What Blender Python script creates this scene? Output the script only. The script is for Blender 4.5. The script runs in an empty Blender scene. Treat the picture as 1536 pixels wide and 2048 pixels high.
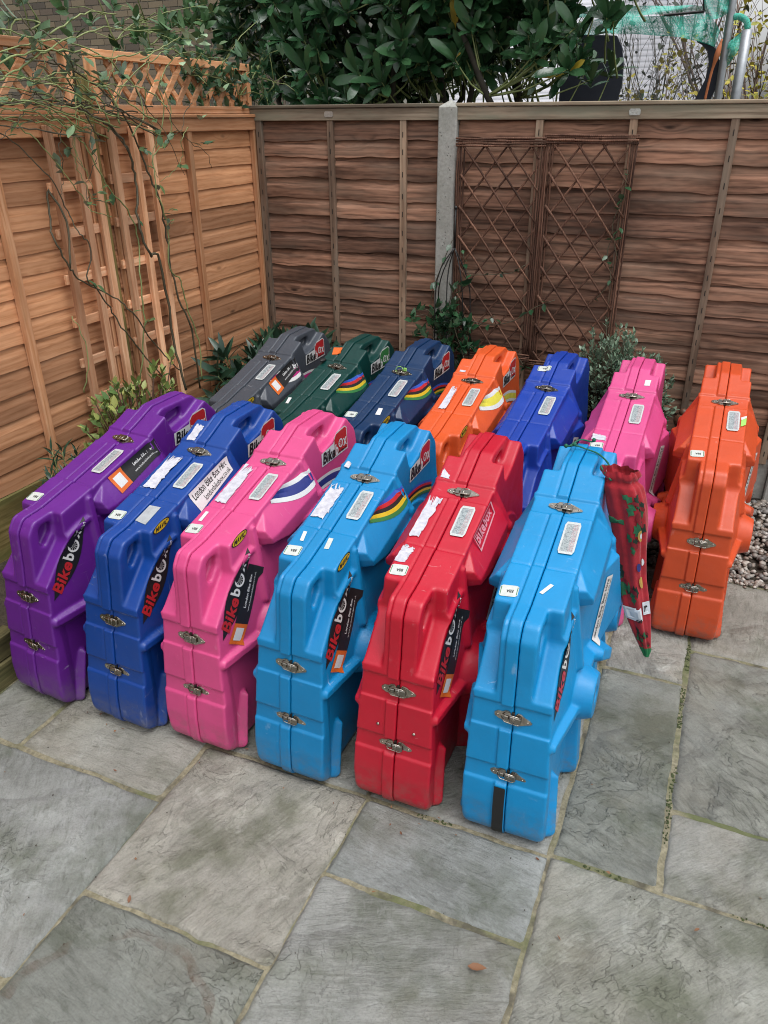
import bpy, bmesh, math, random
import numpy as np
from mathutils import Vector, Matrix, Euler
random.seed(7); np.random.seed(7)
SC = bpy.context.scene; COL = SC.collection
# ------------------------------------------------------------------ camera
F_PX, PITCH, YAW, ROLL, CAM_H = 1547.84, 0.471629, 0.4040475, -0.0062689, 1.85
_fw = Vector((-math.sin(YAW)*math.cos(PITCH), math.cos(YAW)*math.cos(PITCH), -math.sin(PITCH)))
_rt = Vector((math.cos(YAW), math.sin(YAW), 0)); _up = _rt.cross(_fw)
_c, _s = math.cos(ROLL), math.sin(ROLL)
_rt, _up = _rt*_c + _up*_s, _up*_c - _rt*_s
cam = bpy.data.cameras.new('camera'); co = bpy.data.objects.new('camera', cam); COL.objects.link(co)
M = Matrix((_rt, _up, -_fw)).transposed().to_4x4(); M.translation = Vector((0, 0, CAM_H)); co.matrix_world = M
cam.sensor_fit = 'VERTICAL'; cam.sensor_height = 24.0; cam.sensor_width = 18.0
cam.lens = 24.0*F_PX/2048.0; cam.clip_start = 0.05; cam.clip_end = 600
SC.camera = co
# ------------------------------------------------------------------ sky and sun (bright overcast)
W = bpy.data.worlds.new('World'); SC.world = W; W.use_nodes = True
wn = W.node_tree.nodes; wl = W.node_tree.links
SUN_EL, SUN_ROT = math.radians(72), math.radians(120)
sky = wn.new('ShaderNodeTexSky'); sky.sky_type = 'NISHITA'; sky.sun_disc = False
sky.sun_elevation = SUN_EL; sky.sun_rotation = SUN_ROT; sky.air_density = 1.0; sky.dust_density = 4.0; sky.ozone_density = 1.0
hs = wn.new('ShaderNodeHueSaturation'); hs.inputs['Saturation'].default_value = 0.10; hs.inputs['Value'].default_value = 1.0
wl.new(sky.outputs[0], hs.inputs['Color']); wl.new(hs.outputs[0], wn['Background'].inputs['Color'])
wn['Background'].inputs['Strength'].default_value = 0.15
sl = bpy.data.lights.new('sun', 'SUN'); sl.energy = 0.62; sl.angle = math.radians(45); sl.color = (1.0, 0.985, 0.97)
so = bpy.data.objects.new('sun', sl); COL.objects.link(so)
_sd = Vector((math.cos(SUN_EL)*math.sin(SUN_ROT), math.cos(SUN_EL)*math.cos(SUN_ROT), math.sin(SUN_EL)))
so.rotation_euler = _sd.to_track_quat('Z', 'Y').to_euler(); so.location = (0, 0, 8)
vs = SC.view_settings; vs.view_transform = 'Standard'; vs.look = 'None'; vs.gamma = 1; vs.use_curve_mapping = False
SC.cycles.filter_width = 1.05
vs.exposure = 0.72
# ------------------------------------------------------------------ helpers
def ray(u, v): return _fw + _rt*((u-768)/F_PX) - _up*((v-1024)/F_PX)
def atY(u, v, Y): d = ray(u, v); return Vector((0, 0, CAM_H)) + d*(Y/d.y)
def atX(u, v, X): d = ray(u, v); return Vector((0, 0, CAM_H)) + d*(X/d.x)
def atZ(u, v, Z=0): d = ray(u, v); return Vector((0, 0, CAM_H)) + d*((Z-CAM_H)/d.z)
def tag(o, label=None, cat=None, group=None, kind=None):
    if label: o['label'] = label
    if cat: o['category'] = cat
    if group: o['group'] = group
    if kind: o['kind'] = kind
    return o
def empty(name, loc=(0, 0, 0), rot=(0, 0, 0)):
    o = bpy.data.objects.new(name, None); o.location = loc; o.rotation_euler = rot; o.empty_display_size = .1; COL.objects.link(o); return o
def link(name, me, mat=None, parent=None, smooth=False):
    o = bpy.data.objects.new(name, me); COL.objects.link(o)
    if mat is not None:
        for m in (mat if isinstance(mat, (list, tuple)) else [mat]): me.materials.append(m)
    if smooth: me.polygons.foreach_set('use_smooth', [True]*len(me.polygons))
    if parent: o.parent = parent
    return o
def mesh(name, vs_, fs): me = bpy.data.meshes.new(name); me.from_pydata([tuple(v) for v in vs_], [], fs); me.update(); return me
def inst(name, me, parent=None, loc=(0, 0, 0), rot=(0, 0, 0), scale=None):
    o = bpy.data.objects.new(name, me); COL.objects.link(o); o.parent = parent; o.location = loc; o.rotation_euler = rot
    if scale: o.scale = scale
    return o
class MB:
    "collects simple solids into one mesh"
    def __init__(s): s.v = []; s.f = []; s.mi = []
    def add(s, v, f, m=0):
        b = len(s.v); s.v += [tuple(p) for p in v]; s.f += [tuple(i+b for i in q) for q in f]; s.mi += [m]*len(f)
    def box(s, a, b, m=0, ch=0.0):
        x0, y0, z0 = a; x1, y1, z1 = b
        if ch <= 0:
            s.add([(x0,y0,z0),(x1,y0,z0),(x1,y1,z0),(x0,y1,z0),(x0,y0,z1),(x1,y0,z1),(x1,y1,z1),(x0,y1,z1)],
                  [(0,3,2,1),(4,5,6,7),(0,1,5,4),(1,2,6,5),(2,3,7,6),(3,0,4,7)], m); return
        bm = bmesh.new(); bmesh.ops.create_cube(bm, size=1)
        for v in bm.verts: v.co = Vector(((x0+x1)/2+v.co.x*(x1-x0), (y0+y1)/2+v.co.y*(y1-y0), (z0+z1)/2+v.co.z*(z1-z0)))
        bmesh.ops.bevel(bm, geom=bm.edges[:], offset=ch, segments=1, affect='EDGES')
        bm.verts.index_update(); s.add([v.co for v in bm.verts], [[q.index for q in f.verts] for f in bm.faces], m); bm.free()
    def tube(s, pts, r, n=6, m=0, cap=True):
        pts = [Vector(p) for p in pts]
        if not hasattr(r, '__len__'): r = [r]*len(pts)
        t0 = (pts[1]-pts[0]).normalized(); u = t0.orthogonal().normalized(); vv = []
        for i, p in enumerate(pts):
            t = (pts[min(i+1, len(pts)-1)]-pts[max(i-1, 0)])
            t = t.normalized() if t.length > 1e-9 else t0
            u = (u - t*u.dot(t)); u = u.normalized() if u.length > 1e-6 else t.orthogonal().normalized(); w = t.cross(u)
            for k in range(n):
                a = 2*math.pi*k/n; vv.append(p + (u*math.cos(a)+w*math.sin(a))*r[i])
        f = [(i*n+k, i*n+(k+1) % n, (i+1)*n+(k+1) % n, (i+1)*n+k) for i in range(len(pts)-1) for k in range(n)]
        if cap: f += [tuple(range(n-1, -1, -1)), tuple((len(pts)-1)*n+k for k in range(n))]
        s.add(vv, f, m)
    def sphere(s, c, r, n=10, k=6, m=0, sc=(1, 1, 1)):
        vv = []; c = Vector(c)
        for i in range(k+1):
            a = math.pi*i/k
            for j in range(n):
                b = 2*math.pi*j/n; vv.append(c+Vector((math.sin(a)*math.cos(b)*sc[0], math.sin(a)*math.sin(b)*sc[1], math.cos(a)*sc[2]))*r)
        s.add(vv, [(i*n+j, (i+1)*n+j, (i+1)*n+(j+1) % n, i*n+(j+1) % n) for i in range(k) for j in range(n)], m)
    def prism(s, poly, z0, z1, m=0, tf=None):
        n = len(poly); v = [Vector((p[0], p[1], z0)) for p in poly]+[Vector((p[0], p[1], z1)) for p in poly]
        if tf: v = [tf @ p for p in v]
        s.add(v, [tuple(range(n-1, -1, -1)), tuple(range(n, 2*n))]+[(i, (i+1) % n, n+(i+1) % n, n+i) for i in range(n)], m)
    def build(s, name, mat, parent=None, smooth=False):
        me = mesh(name, s.v, s.f); o = link(name, me, mat, parent, smooth)
        if isinstance(mat, (list, tuple)): me.polygons.foreach_set('material_index', s.mi)
        return o
def smooth_path(pts, n=4):
    pts = [Vector(p) for p in pts]; out = []
    for i in range(len(pts)-1):
        a = pts[max(i-1, 0)]; b = pts[i]; c = pts[i+1]; d = pts[min(i+2, len(pts)-1)]
        for k in range(n):
            t = k/n; out.append(0.5*((2*b)+(c-a)*t+(2*a-5*b+4*c-d)*t*t+(3*b-a-3*c+d)*t**3))
    out.append(pts[-1]); return out
# ------------------------------------------------------------------ materials
class NT:
    def __init__(s, name):
        s.m = bpy.data.materials.new(name); s.m.use_nodes = True; s.n = s.m.node_tree.nodes; s.l = s.m.node_tree.links
        s.b = s.n['Principled BSDF']
    def N(s, t, ins=None, **kw):
        n = s.n.new('ShaderNode'+t)
        for k, v in kw.items(): setattr(n, k, v)
        for k, v in (ins or {}).items():
            if isinstance(v, bpy.types.NodeSocket): s.l.new(v, n.inputs[k])
            else: n.inputs[k].default_value = v
        return n
    def coord(s, kind='Object', scale=(1, 1, 1), rnd=True):
        c = s.N('TexCoord').outputs[kind]
        if rnd:
            oi = s.N('ObjectInfo').outputs['Random']; a = s.N('Math', {0: oi, 1: 37.0}, operation='MULTIPLY').outputs[0]
            c = s.N('VectorMath', {0: c, 1: a}, operation='ADD').outputs[0]
        return s.N('Mapping', {'Vector': c, 'Scale': scale}).outputs[0]
    def noise(s, vec, scale=5, detail=4, rough=.6, dist=0): return s.N('TexNoise', {'Vector': vec, 'Scale': scale, 'Detail': detail, 'Roughness': rough, 'Distortion': dist}).outputs['Fac']
    def ramp(s, fac, stops, interp='LINEAR'):
        r = s.N('ValToRGB', {'Fac': fac}); cr = r.color_ramp; cr.interpolation = interp
        while len(cr.elements) < len(stops): cr.elements.new(.5)
        for e, (p, c) in zip(cr.elements, stops): e.position = p; e.color = (*c, 1) if hasattr(c, '__len__') else (c, c, c, 1)
        return r.outputs[0]
    def mix(s, fac, a, b, mode='MIX'):
        n = s.N('MixRGB', blend_type=mode)
        for k, v in (('Fac', fac), ('Color1', a), ('Color2', b)):
            if isinstance(v, bpy.types.NodeSocket): s.l.new(v, n.inputs[k])
            elif hasattr(v, '__len__'): n.inputs[k].default_value = (*v[:3], 1)
            else: n.inputs[k].default_value = v if k == 'Fac' else (v, v, v, 1)
        return n.outputs[0]
    def math(s, op, a, b=0.0, clamp=False):
        n = s.N('Math', operation=op); n.use_clamp = clamp
        for i, v in ((0, a), (1, b)):
            if isinstance(v, bpy.types.NodeSocket): s.l.new(v, n.inputs[i])
            else: n.inputs[i].default_value = v
        return n.outputs[0]
    def bump(s, h, strength=.3, dist=.01, normal=None):
        d = {'Height': h, 'Strength': strength, 'Distance': dist}
        if normal is not None: d['Normal'] = normal
        return s.N('Bump', d).outputs[0]
    def set(s, **kw):
        for k, v in kw.items():
            k = {'color': 'Base Color', 'rough': 'Roughness', 'metal': 'Metallic', 'normal': 'Normal', 'alpha': 'Alpha', 'spec': 'Specular IOR Level', 'sub': 'Subsurface Weight', 'trans': 'Transmission Weight', 'coat': 'Coat Weight'}[k]
            if isinstance(v, bpy.types.NodeSocket): s.l.new(v, s.b.inputs[k])
            elif hasattr(v, '__len__'): s.b.inputs[k].default_value = (*v[:3], 1)
            else: s.b.inputs[k].default_value = v
        return s.m
def hexc(h):
    c = [int(h[i:i+2], 16)/255 for i in (0, 2, 4)]; return tuple(x/12.92 if x <= .04045 else ((x+.055)/1.055)**2.4 for x in c)
def flat(name, col, rough=.6, metal=0.0, var=.12, bump=0.0, scale=30):
    t = NT(name); v = t.coord(rnd=False); n = t.noise(v, scale, 4)
    c = t.mix(t.ramp(n, [(.3, 0.0), (.7, 1.0)]), tuple(x*(1-var) for x in col), tuple(min(1, x*(1+var)) for x in col))
    t.set(color=c, rough=rough, metal=metal)
    if bump: t.set(normal=t.bump(n, bump, .003))
    return t.m
def plastic(name, col):
    t = NT(name); v = t.coord(rnd=True)
    big = t.noise(v, 6, 3); c = t.mix(t.ramp(big, [(.35, 0.0), (.7, 1.0)]), tuple(x*.93 for x in col), tuple(min(1, x*1.05) for x in col))
    vs1 = t.coord(scale=(40, 4, 60)); sc = t.noise(vs1, 1.6, 6, .65, .6)
    vs2 = t.coord(scale=(9, 50, 4)); sc2 = t.noise(vs2, 2.1, 5, .6, .4)
    patch = t.ramp(t.noise(v, 5.5, 3), [(.5, 0.0), (.68, 1.0)])
    m1 = t.math('MULTIPLY', t.ramp(sc, [(.66, 0.0), (.70, 1.0)]), patch); m2 = t.math('MULTIPLY', t.ramp(sc2, [(.64, 0.0), (.69, 1.0)]), patch)
    scf = t.math('MULTIPLY', t.math('MAXIMUM', m1, m2), .38)
    c = t.mix(scf, c, tuple(x*.5+.42 for x in col))
    oz = t.N('SeparateXYZ', {0: t.N('TexCoord').outputs['Object']}).outputs[2]
    foot = t.math('MULTIPLY', t.ramp(oz, [(.0, 1.0), (.16, 0.0)]), t.ramp(t.noise(v, 26, 6, .75), [(.42, 0.0), (.62, .8)]))
    c = t.mix(t.math('MULTIPLY', foot, .75), c, (.13, .12, .10))
    dirt = t.math('MULTIPLY', t.ramp(t.noise(v, 14, 6, .7), [(.55, 0.0), (.8, 1.0)]), .22)
    c = t.mix(dirt, c, tuple(x*.55+.03 for x in col))
    r = t.ramp(t.noise(v, 22, 5), [(.3, .33), (.75, .48)])
    b1 = t.bump(t.noise(v, 420, 2), .25, .0006); b2 = t.bump(t.noise(v, 16, 3), .3, .006, b1)
    b3 = t.bump(scf, .2, .0008, b2)
    return t.set(color=c, rough=r, normal=b3, spec=.5)
def wood(name, c1, c2, c3, grey=None, greyamt=.0, stretch=.22, scale=1.0, rough=.75, knots=True, bump=.35, axis='x', wave=.16, blotamt=.85):
    "boards run along local x; c1 light, c2 mid, c3 dark grain"
    t = NT(name)
    def sc3(a, b, c):   # a along the grain, b across the face, c through the board
        return {'x': (a, c, b), 'y': (b if False else c, a, b), 'z': (b, c, a)}[axis]
    v = t.coord(scale=sc3(stretch*scale, scale, scale))
    if axis != 'x':
        v = t.N('VectorRotate', {'Vector': v, 'Angle': math.pi/2}, rotation_type={'y': 'Z_AXIS', 'z': 'Y_AXIS'}[axis]).outputs[0]
    kv = t.coord(scale=sc3(3.2, 8.5, .01)); kn = t.N('TexVoronoi', {'Vector': kv, 'Scale': 1.0, 'Randomness': 1.0}).outputs['Distance']
    kmask = t.ramp(kn, [(.03, 1.0), (.30, 0.0)])
    warp = t.N('VectorMath', {0: v, 1: t.N('CombineXYZ', {'X': 0.0, 'Y': 0.0, 'Z': t.math('MULTIPLY', kmask, .035)}).outputs[0]}, operation='ADD').outputs[0] if knots else v
    lowf = t.noise(warp, 7, 3, .5); wv = t.N('VectorMath', {0: warp, 1: t.N('CombineXYZ', {'Z': t.math('MULTIPLY', lowf, .04)}).outputs[0]}, operation='ADD').outputs[0]
    g = t.N('TexWave', {'Vector': wv, 'Scale': 11.0, 'Distortion': 7.0, 'Detail': 3.0, 'Detail Scale': 1.6, 'Detail Roughness': .6}, wave_type='BANDS', bands_direction='Z').outputs['Fac']
    f = t.noise(t.coord(scale=sc3(stretch*10, 75, 75)), 1.0, 6, .7)
    gg = t.math('ADD', t.math('MULTIPLY', g, wave), t.math('MULTIPLY', f, 1.0-wave*.6))
    c = t.ramp(gg, [(.30, c3), (.45, c2), (.64, c1)])
    blot = t.noise(t.coord(scale=sc3(1.1, 5, 5)), 1.6, 4, .6)
    c = t.mix(t.ramp(blot, [(.42, 0.0), (.66, blotamt)]), c, c3)
    if grey: c = t.mix(t.math('MULTIPLY', t.ramp(t.noise(t.coord(scale=sc3(1.6, 9, 9)), 1.3, 4), [(.45, 0.0), (.65, 1.0)]), greyamt), c, grey)
    if knots: c = t.mix(t.math('MULTIPLY', t.ramp(kn, [(.035, 1.0), (.11, 0.0)]), .85), c, tuple(x*.35 for x in c3))
    oi = t.N('ObjectInfo').outputs['Random']
    c = t.mix(1.0, c, t.ramp(oi, [(0, (.58, .56, .56)), (.3, (.82, .80, .79)), (.6, (1.0, .98, .95)), (1, (1.25, 1.2, 1.14))]), 'MULTIPLY')
    nb = t.bump(gg, bump*.8, .003)
    return t.set(color=c, rough=rough, normal=nb, spec=.25)
def leafmat(name, c1, c2, under=None, rough=.35, vein=True):
    t = NT(name); oi = t.N('ObjectInfo').outputs['Random']; geo = t.N('NewGeometry'); v = t.coord()
    r2 = t.N('TexWhiteNoise', {'Vector': geo.outputs['Random Per Island']}, noise_dimensions='3D').outputs['Value'] if False else geo.outputs['Random Per Island']
    k = t.math('FRACT', t.math('ADD', oi, r2)); c = t.mix(k, c1, c2)
    c = t.mix(t.math('MULTIPLY', t.noise(v, 30, 3), .4), c, tuple(x*.55 for x in c1))
    c = t.mix(geo.outputs['Backfacing'], c, under or tuple(x*.9+.02 for x in c2))
    b = t.bump(t.noise(v, 60, 3), .25, .003)
    t.set(color=c, rough=rough, normal=b, spec=.5)
    return t.m
# ------------------------------------------------------------------ numeric noise
def vnoise(x, y, seed=0, z=None):
    z = np.zeros_like(x) if z is None else z
    xi, yi, zi = np.floor(x).astype(np.int64), np.floor(y).astype(np.int64), np.floor(z).astype(np.int64)
    fx, fy, fz = x-xi, y-yi, z-zi; fx, fy, fz = [f*f*(3-2*f) for f in (fx, fy, fz)]
    def h(a, b, c):
        n = (a*374761393 + b*668265263 + c*2147483647 + seed*974634777) & 0x7fffffff
        n = ((n ^ (n >> 13))*1274126177) & 0x7fffffff; n = ((n ^ (n >> 16))*1911520717) & 0x7fffffff
        return (n & 0xffff)/65535.0
    def l(a, b, t): return a+(b-a)*t
    return l(l(l(h(xi,yi,zi),h(xi+1,yi,zi),fx), l(h(xi,yi+1,zi),h(xi+1,yi+1,zi),fx), fy),
             l(l(h(xi,yi,zi+1),h(xi+1,yi,zi+1),fx), l(h(xi,yi+1,zi+1),h(xi+1,yi+1,zi+1),fx), fy), fz)
def fbm(x, y, seed=0, oct=4, gain=.5):
    s = 0; a = 1; t = 0
    for i in range(oct): s = s+a*vnoise(x*2**i, y*2**i, seed+i*17); t += a; a *= gain
    return s/t
# ------------------------------------------------------------------ ground, patio, gravel, beds
t = NT('soil'); v = t.coord(rnd=False)
n = t.noise(v, 18, 8, .7); t.set(color=t.ramp(n, [(.3, (.018, .013, .009)), (.7, (.06, .045, .03))]), rough=.95, normal=t.bump(n, .8, .02)); SOIL = t.m
t = NT('far_lawn'); v = t.coord(rnd=False); n = t.noise(v, 3, 6, .7)
t.set(color=t.ramp(n, [(.3, (.03, .05, .02)), (.7, (.07, .08, .035))]), rough=.95); LAWN = t.m
g = mesh('ground', [(-300, -200, -.09), (300, -200, -.09), (300, 500, -.09), (-300, 500, -.09)], [(0, 1, 2, 3)])
tag(link('ground', g, LAWN), kind='structure')
t = NT('mortar'); v = t.coord(rnd=False); n = t.noise(v, 60, 6, .7)
c = t.ramp(n, [(.3, (.11, .10, .06)), (.7, (.30, .27, .185))])
c = t.mix(t.ramp(t.noise(v, 3.0, 4, .6), [(.50, 0.0), (.62, .8)]), c, (.075, .095, .03))
c = t.mix(t.ramp(t.noise(v, 9, 4, .6), [(.55, 0.0), (.66, .75)]), c, (.05, .045, .035))
t.set(color=c, rough=.9, normal=t.bump(n, .8, .006)); MORTAR = t.m
t = NT('sandstone')
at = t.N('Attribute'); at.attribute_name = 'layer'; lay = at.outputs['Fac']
oi = t.N('ObjectInfo').outputs['Random']
v = t.coord(); ang = t.math('MULTIPLY', oi, 40.0)
vr = t.N('VectorRotate', {'Vector': v, 'Angle': ang}, rotation_type='Z_AXIS').outputs[0]
vst = t.N('Mapping', {'Vector': vr, 'Scale': (8, 34, 8)}).outputs[0]
streak = t.noise(vst, 1.6, 6, .68, .5); fine = t.noise(v, 160, 5, .7); blot = t.noise(v, 3.4, 5, .62); mid = t.noise(v, 13, 6, .7, .4)
c = t.ramp(lay, [(.1, (.15, .152, .138)), (.45, (.24, .243, .228)), (.9, (.34, .345, .33))])  # stone tone by layer, lower layers darkened as painted shade
c = t.mix(t.ramp(streak, [(.42, 0.0), (.66, .36)]), c, (.36, .36, .345))
c = t.mix(t.ramp(streak, [(.30, .5), (.44, 0.0)]), c, (.11, .112, .092))
c = t.mix(t.ramp(blot, [(.50, 0.0), (.64, .65)]), c, (.085, .095, .062))
c = t.mix(t.ramp(t.noise(v, 2.0, 4, .6), [(.50, 0.0), (.66, .25)]), c, (.22, .18, .13))
c = t.mix(t.ramp(mid, [(.55, 0.0), (.72, .35)]), c, (.36, .36, .34))
c = t.mix(t.ramp(fine, [(.3, .30), (.55, 0.0)]), c, (.05, .05, .045))
lich = t.math('MULTIPLY', t.ramp(t.noise(v, 6.5, 7, .72, .8), [(.56, 0.0), (.66, 1.0)]), t.ramp(oi, [(.25, .12), (.75, .7)]))
c = t.mix(t.math('MULTIPLY', lich, .7), c, (.40, .41, .40))
tint = t.ramp(oi, [(0, (.70, .73, .70)), (.3, (1.02, .98, .92)), (.6, (.84, .90, .94)), (.8, (1.1, 1.04, .96)), (1, (.92, .92, .86))])
c = t.mix(1.0, c, tint, 'MULTIPLY')
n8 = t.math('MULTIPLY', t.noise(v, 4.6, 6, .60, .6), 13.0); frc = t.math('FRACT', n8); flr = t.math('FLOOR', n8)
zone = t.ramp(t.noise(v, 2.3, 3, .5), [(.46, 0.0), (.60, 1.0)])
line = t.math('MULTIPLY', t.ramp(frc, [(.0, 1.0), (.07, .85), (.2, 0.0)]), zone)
c = t.mix(t.math('MULTIPLY', line, .20), c, (.045, .045, .038))  # dark step-edge lines painted in for crevice shade that soft light leaves out
tone = t.N('TexWhiteNoise', {'W': flr}, noise_dimensions='1D').outputs['Value']
c = t.mix(t.math('MULTIPLY', zone, .55), c, t.mix(tone, t.mix(1.0, c, (.66, .66, .62), 'MULTIPLY'), t.mix(1.0, c, (1.3, 1.3, 1.27), 'MULTIPLY')))
stp2 = t.math('MULTIPLY', t.math('ADD', flr, t.ramp(frc, [(0, 0.0), (.12, 1.0)])), .5)
step = t.ramp(t.noise(v, 7.5, 5, .58, .5), [(.36, 0.0), (.375, .3), (.46, .33), (.47, .6), (.56, .63), (.57, .85), (.64, .9), (.65, 1.0)])
sf = t.noise(vst, 3.2, 6, .7, .3)
hh = t.math('ADD', t.math('ADD', t.math('MULTIPLY', step, .5), t.math('MULTIPLY', stp2, zone)), t.math('ADD', t.math('MULTIPLY', sf, .8), t.math('MULTIPLY', fine, .16)))
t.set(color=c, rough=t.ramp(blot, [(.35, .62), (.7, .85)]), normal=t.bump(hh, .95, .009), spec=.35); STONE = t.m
JX = .012
pb = MB(); pb.box((-2.16, -1.2, -.08), (1.9, 3.30, -.006)); patio = tag(pb.build('patio', MORTAR), kind='structure')
rects = [(-1.30, .972, -.728, 1.548), (-.722, 1.272, -.170, 1.548), (-.728, .690, -.170, 1.262), (-.160, .99, .72, 1.556),
         (-.160, 1.568, .122, 2.47), (.134, 1.562, .70, 1.850), (.134, 1.862, .70, 2.70), (-1.88, 1.308, -1.315, 1.88), (-2.15, .70, -1.300, 1.296),
         (-1.30, .39, -.738, .962), (-.728, .12, -.17, .68), (-.160, .41, .40, .98), (.73, .41, 1.3, 1.26), (.73, 1.27, 1.3, 2.1), (.71, 2.11, 1.3, 2.70),
         (-1.305, 1.56, -.735, 2.12), (-.725, 1.56, -.172, 2.42), (-2.15, 1.308, -1.89, 1.88), (-2.15, 1.89, -1.6, 2.74), (-1.59, 2.13, -.99, 2.72), (-.98, 2.43, -.17, 2.99),
         (-.16, 2.48, .123, 3.04), (.134, 2.71, .72, 3.29), (.73, 2.71, 1.3, 3.29), (-.16, 3.05, .123, 3.29), (-2.15, 2.75, -1.6, 3.29), (-1.59, 2.73, -.99, 3.29), (-.98, 3.0, -.17, 3.29)]
def slab(x0, y0, x1, y1, i):
    st = .011 if y0 < 1.7 and x0 > -1.5 or y0 < 1.4 else .02
    nx, ny = int((x1-x0)/st)+1, int((y1-y0)/st)+1
    x = np.linspace(x0, x1, nx); y = np.linspace(y0, y1, ny); X, Y = np.meshgrid(x, y, indexing='ij')
    a = vnoise(np.array([i*3.7]), np.array([.5]), 5)[0]*6.28; ca, sa = math.cos(a), math.sin(a)
    U, V = (X*ca+Y*sa), (-X*sa+Y*ca)
    f = fbm(U*3.1+i*7, V*5.2+i*3, 11, 5, .52); lev = f*7.0; fl = np.floor(lev); fr = lev-fl; stp = fl+np.clip((fr-.86)/.14, 0, 1)
    Z = (stp-3.2)*.0017 + (fbm(X*30, Y*30, 3, 3)-.5)*.0012 + (fbm(X*1.6+i, Y*1.6, 9, 2)-.5)*.004
    ed = np.minimum(np.minimum(X-x0, x1-X), np.minimum(Y-y0, y1-Y)); Z = np.where(ed < .5*st, Z-.0055-.002*vnoise(X*40, Y*40, 8), Z)
    wob = (fbm(X*14, Y*14, 21, 3)-.5)*.012; wob2 = (fbm(X*14, Y*14, 55, 3)-.5)*.012
    e = ed < .5*st; X = np.where(e, X+wob, X); Y = np.where(e, Y+wob2, Y)
    P = np.stack([X, Y, np.clip(Z, -.008, .004)], -1).reshape(-1, 3)
    idx = np.arange(nx*ny).reshape(nx, ny); F = np.stack([idx[:-1, :-1], idx[1:, :-1], idx[1:, 1:], idx[:-1, 1:]], -1).reshape(-1, 4)
    # skirt
    rim = list(idx[:, 0])+list(idx[-1, 1:])+list(idx[-2::-1, -1])+list(idx[0, -2:0:-1]); n0 = len(P)
    S = P[rim].copy(); S[:, 2] = -.03; P = np.vstack([P, S]); F = F.tolist(); m = len(rim)
    F += [(int(rim[k]), n0+k, n0+(k+1) % m, int(rim[(k+1) % m])) for k in range(m)]
    me = mesh('paving_slab', P.tolist(), F); at = me.attributes.new('layer', 'FLOAT', 'POINT')
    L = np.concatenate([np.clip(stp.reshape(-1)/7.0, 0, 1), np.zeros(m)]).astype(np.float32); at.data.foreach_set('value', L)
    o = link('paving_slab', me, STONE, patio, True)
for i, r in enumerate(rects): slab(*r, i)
# rust ring stain is part of one slab: a worn mineral mark with its own outline, laid as a thin deposit
t = NT('rust_stain'); v = t.coord(rnd=False); n = t.noise(v, 9, 5, .7)
t.set(color=(.13, .065, .035), rough=.85, alpha=t.math('MULTIPLY', t.ramp(n, [(.42, 0.0), (.7, .75)]), .6)); STAIN = t.m
c0 = atZ(215, 2040); rr = 0.29; v_ = []; f_ = []
for k in range(61):
    a = math.radians(-25+k*3.4); r_ = .262+.006*math.sin(k*.7)
    for d in (-.012, .012): v_.append((c0.x+math.cos(a)*(r_+d*(1+.4*math.sin(k*1.3))), c0.y-.06+math.sin(a)*(r_+d), .0052))
for k in range(60): f_.append((2*k, 2*k+1, 2*k+3, 2*k+2))
tag(link('rust_ring_stain', mesh('rust_ring_stain', v_, f_), STAIN), kind='structure')
# pebble bed along the back fence, soil bed along the left fence
gb = MB(); gb.box((-2.16, 3.3, -.08), (2.2, 4.3, -.02)); tag(gb.build('pebble_bed_base', SOIL), kind='structure')
t = NT('pebbles'); geo = t.N('NewGeometry'); v = t.coord(rnd=False)
c = t.ramp(geo.outputs['Random Per Island'], [(0, (.08, .07, .065)), (.18, (.20, .15, .12)), (.4, (.30, .25, .21)), (.62, (.17, .165, .16)), (.8, (.42, .37, .32)), (1, (.55, .52, .48))])
c = t.mix(t.math('MULTIPLY', t.noise(v, 90, 4), .35), c, (.08, .07, .06))
t.set(color=c, rough=.55); PEB = t.m
mb = MB(); rnd = random.Random(3)
bm = bmesh.new(); bmesh.ops.create_icosphere(bm, subdivisions=1, radius=1); iv = [v.co.copy() for v in bm.verts]; fi = [[q.index for q in f.verts] for f in bm.faces]; bm.free()
def pebble(x, y, z, r):
    e = Euler((rnd.uniform(-.5, .5), rnd.uniform(-.5, .5), rnd.uniform(0, 6))).to_matrix(); s = Vector((r*rnd.uniform(.8, 1.35), r*rnd.uniform(.7, 1), r*rnd.uniform(.45, .75)))
    mb.add([Vector((x, y, z))+e @ Vector((p.x*s.x*rnd.uniform(.88, 1.1), p.y*s.y*rnd.uniform(.88, 1.1), p.z*s.z)) for p in iv], fi)
for k in range(4300):
    x = rnd.uniform(-.35, 1.1) if k < 3400 else rnd.uniform(-2.1, -.3); y = rnd.uniform(3.31, 4.24)
    pebble(x, y, rnd.uniform(-.012, .012) + .015*math.sin(x*3+y*5), rnd.uniform(.009, .021))
for k in range(150): pebble(rnd.uniform(.05, .8), 3.31-abs(rnd.gauss(0, .02)), .006, rnd.uniform(.006, .012))
tag(mb.build('pebbles', PEB, None, True), kind='stuff')
sb = MB(); X = np.linspace(-2.64, -2.18, 12); Y = np.linspace(.2, 4.25, 70); 
vv = [(x, y, .155+.04*fbm(np.array([x*9.]), np.array([y*9.]), 4)[0]) for x in X for y in Y]
tag(link('soil_bed', mesh('soil_bed', vv, [(i*70+j, (i+1)*70+j, (i+1)*70+j+1, i*70+j+1) for i in range(11) for j in range(69)]), SOIL, None, True), kind='structure')

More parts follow.
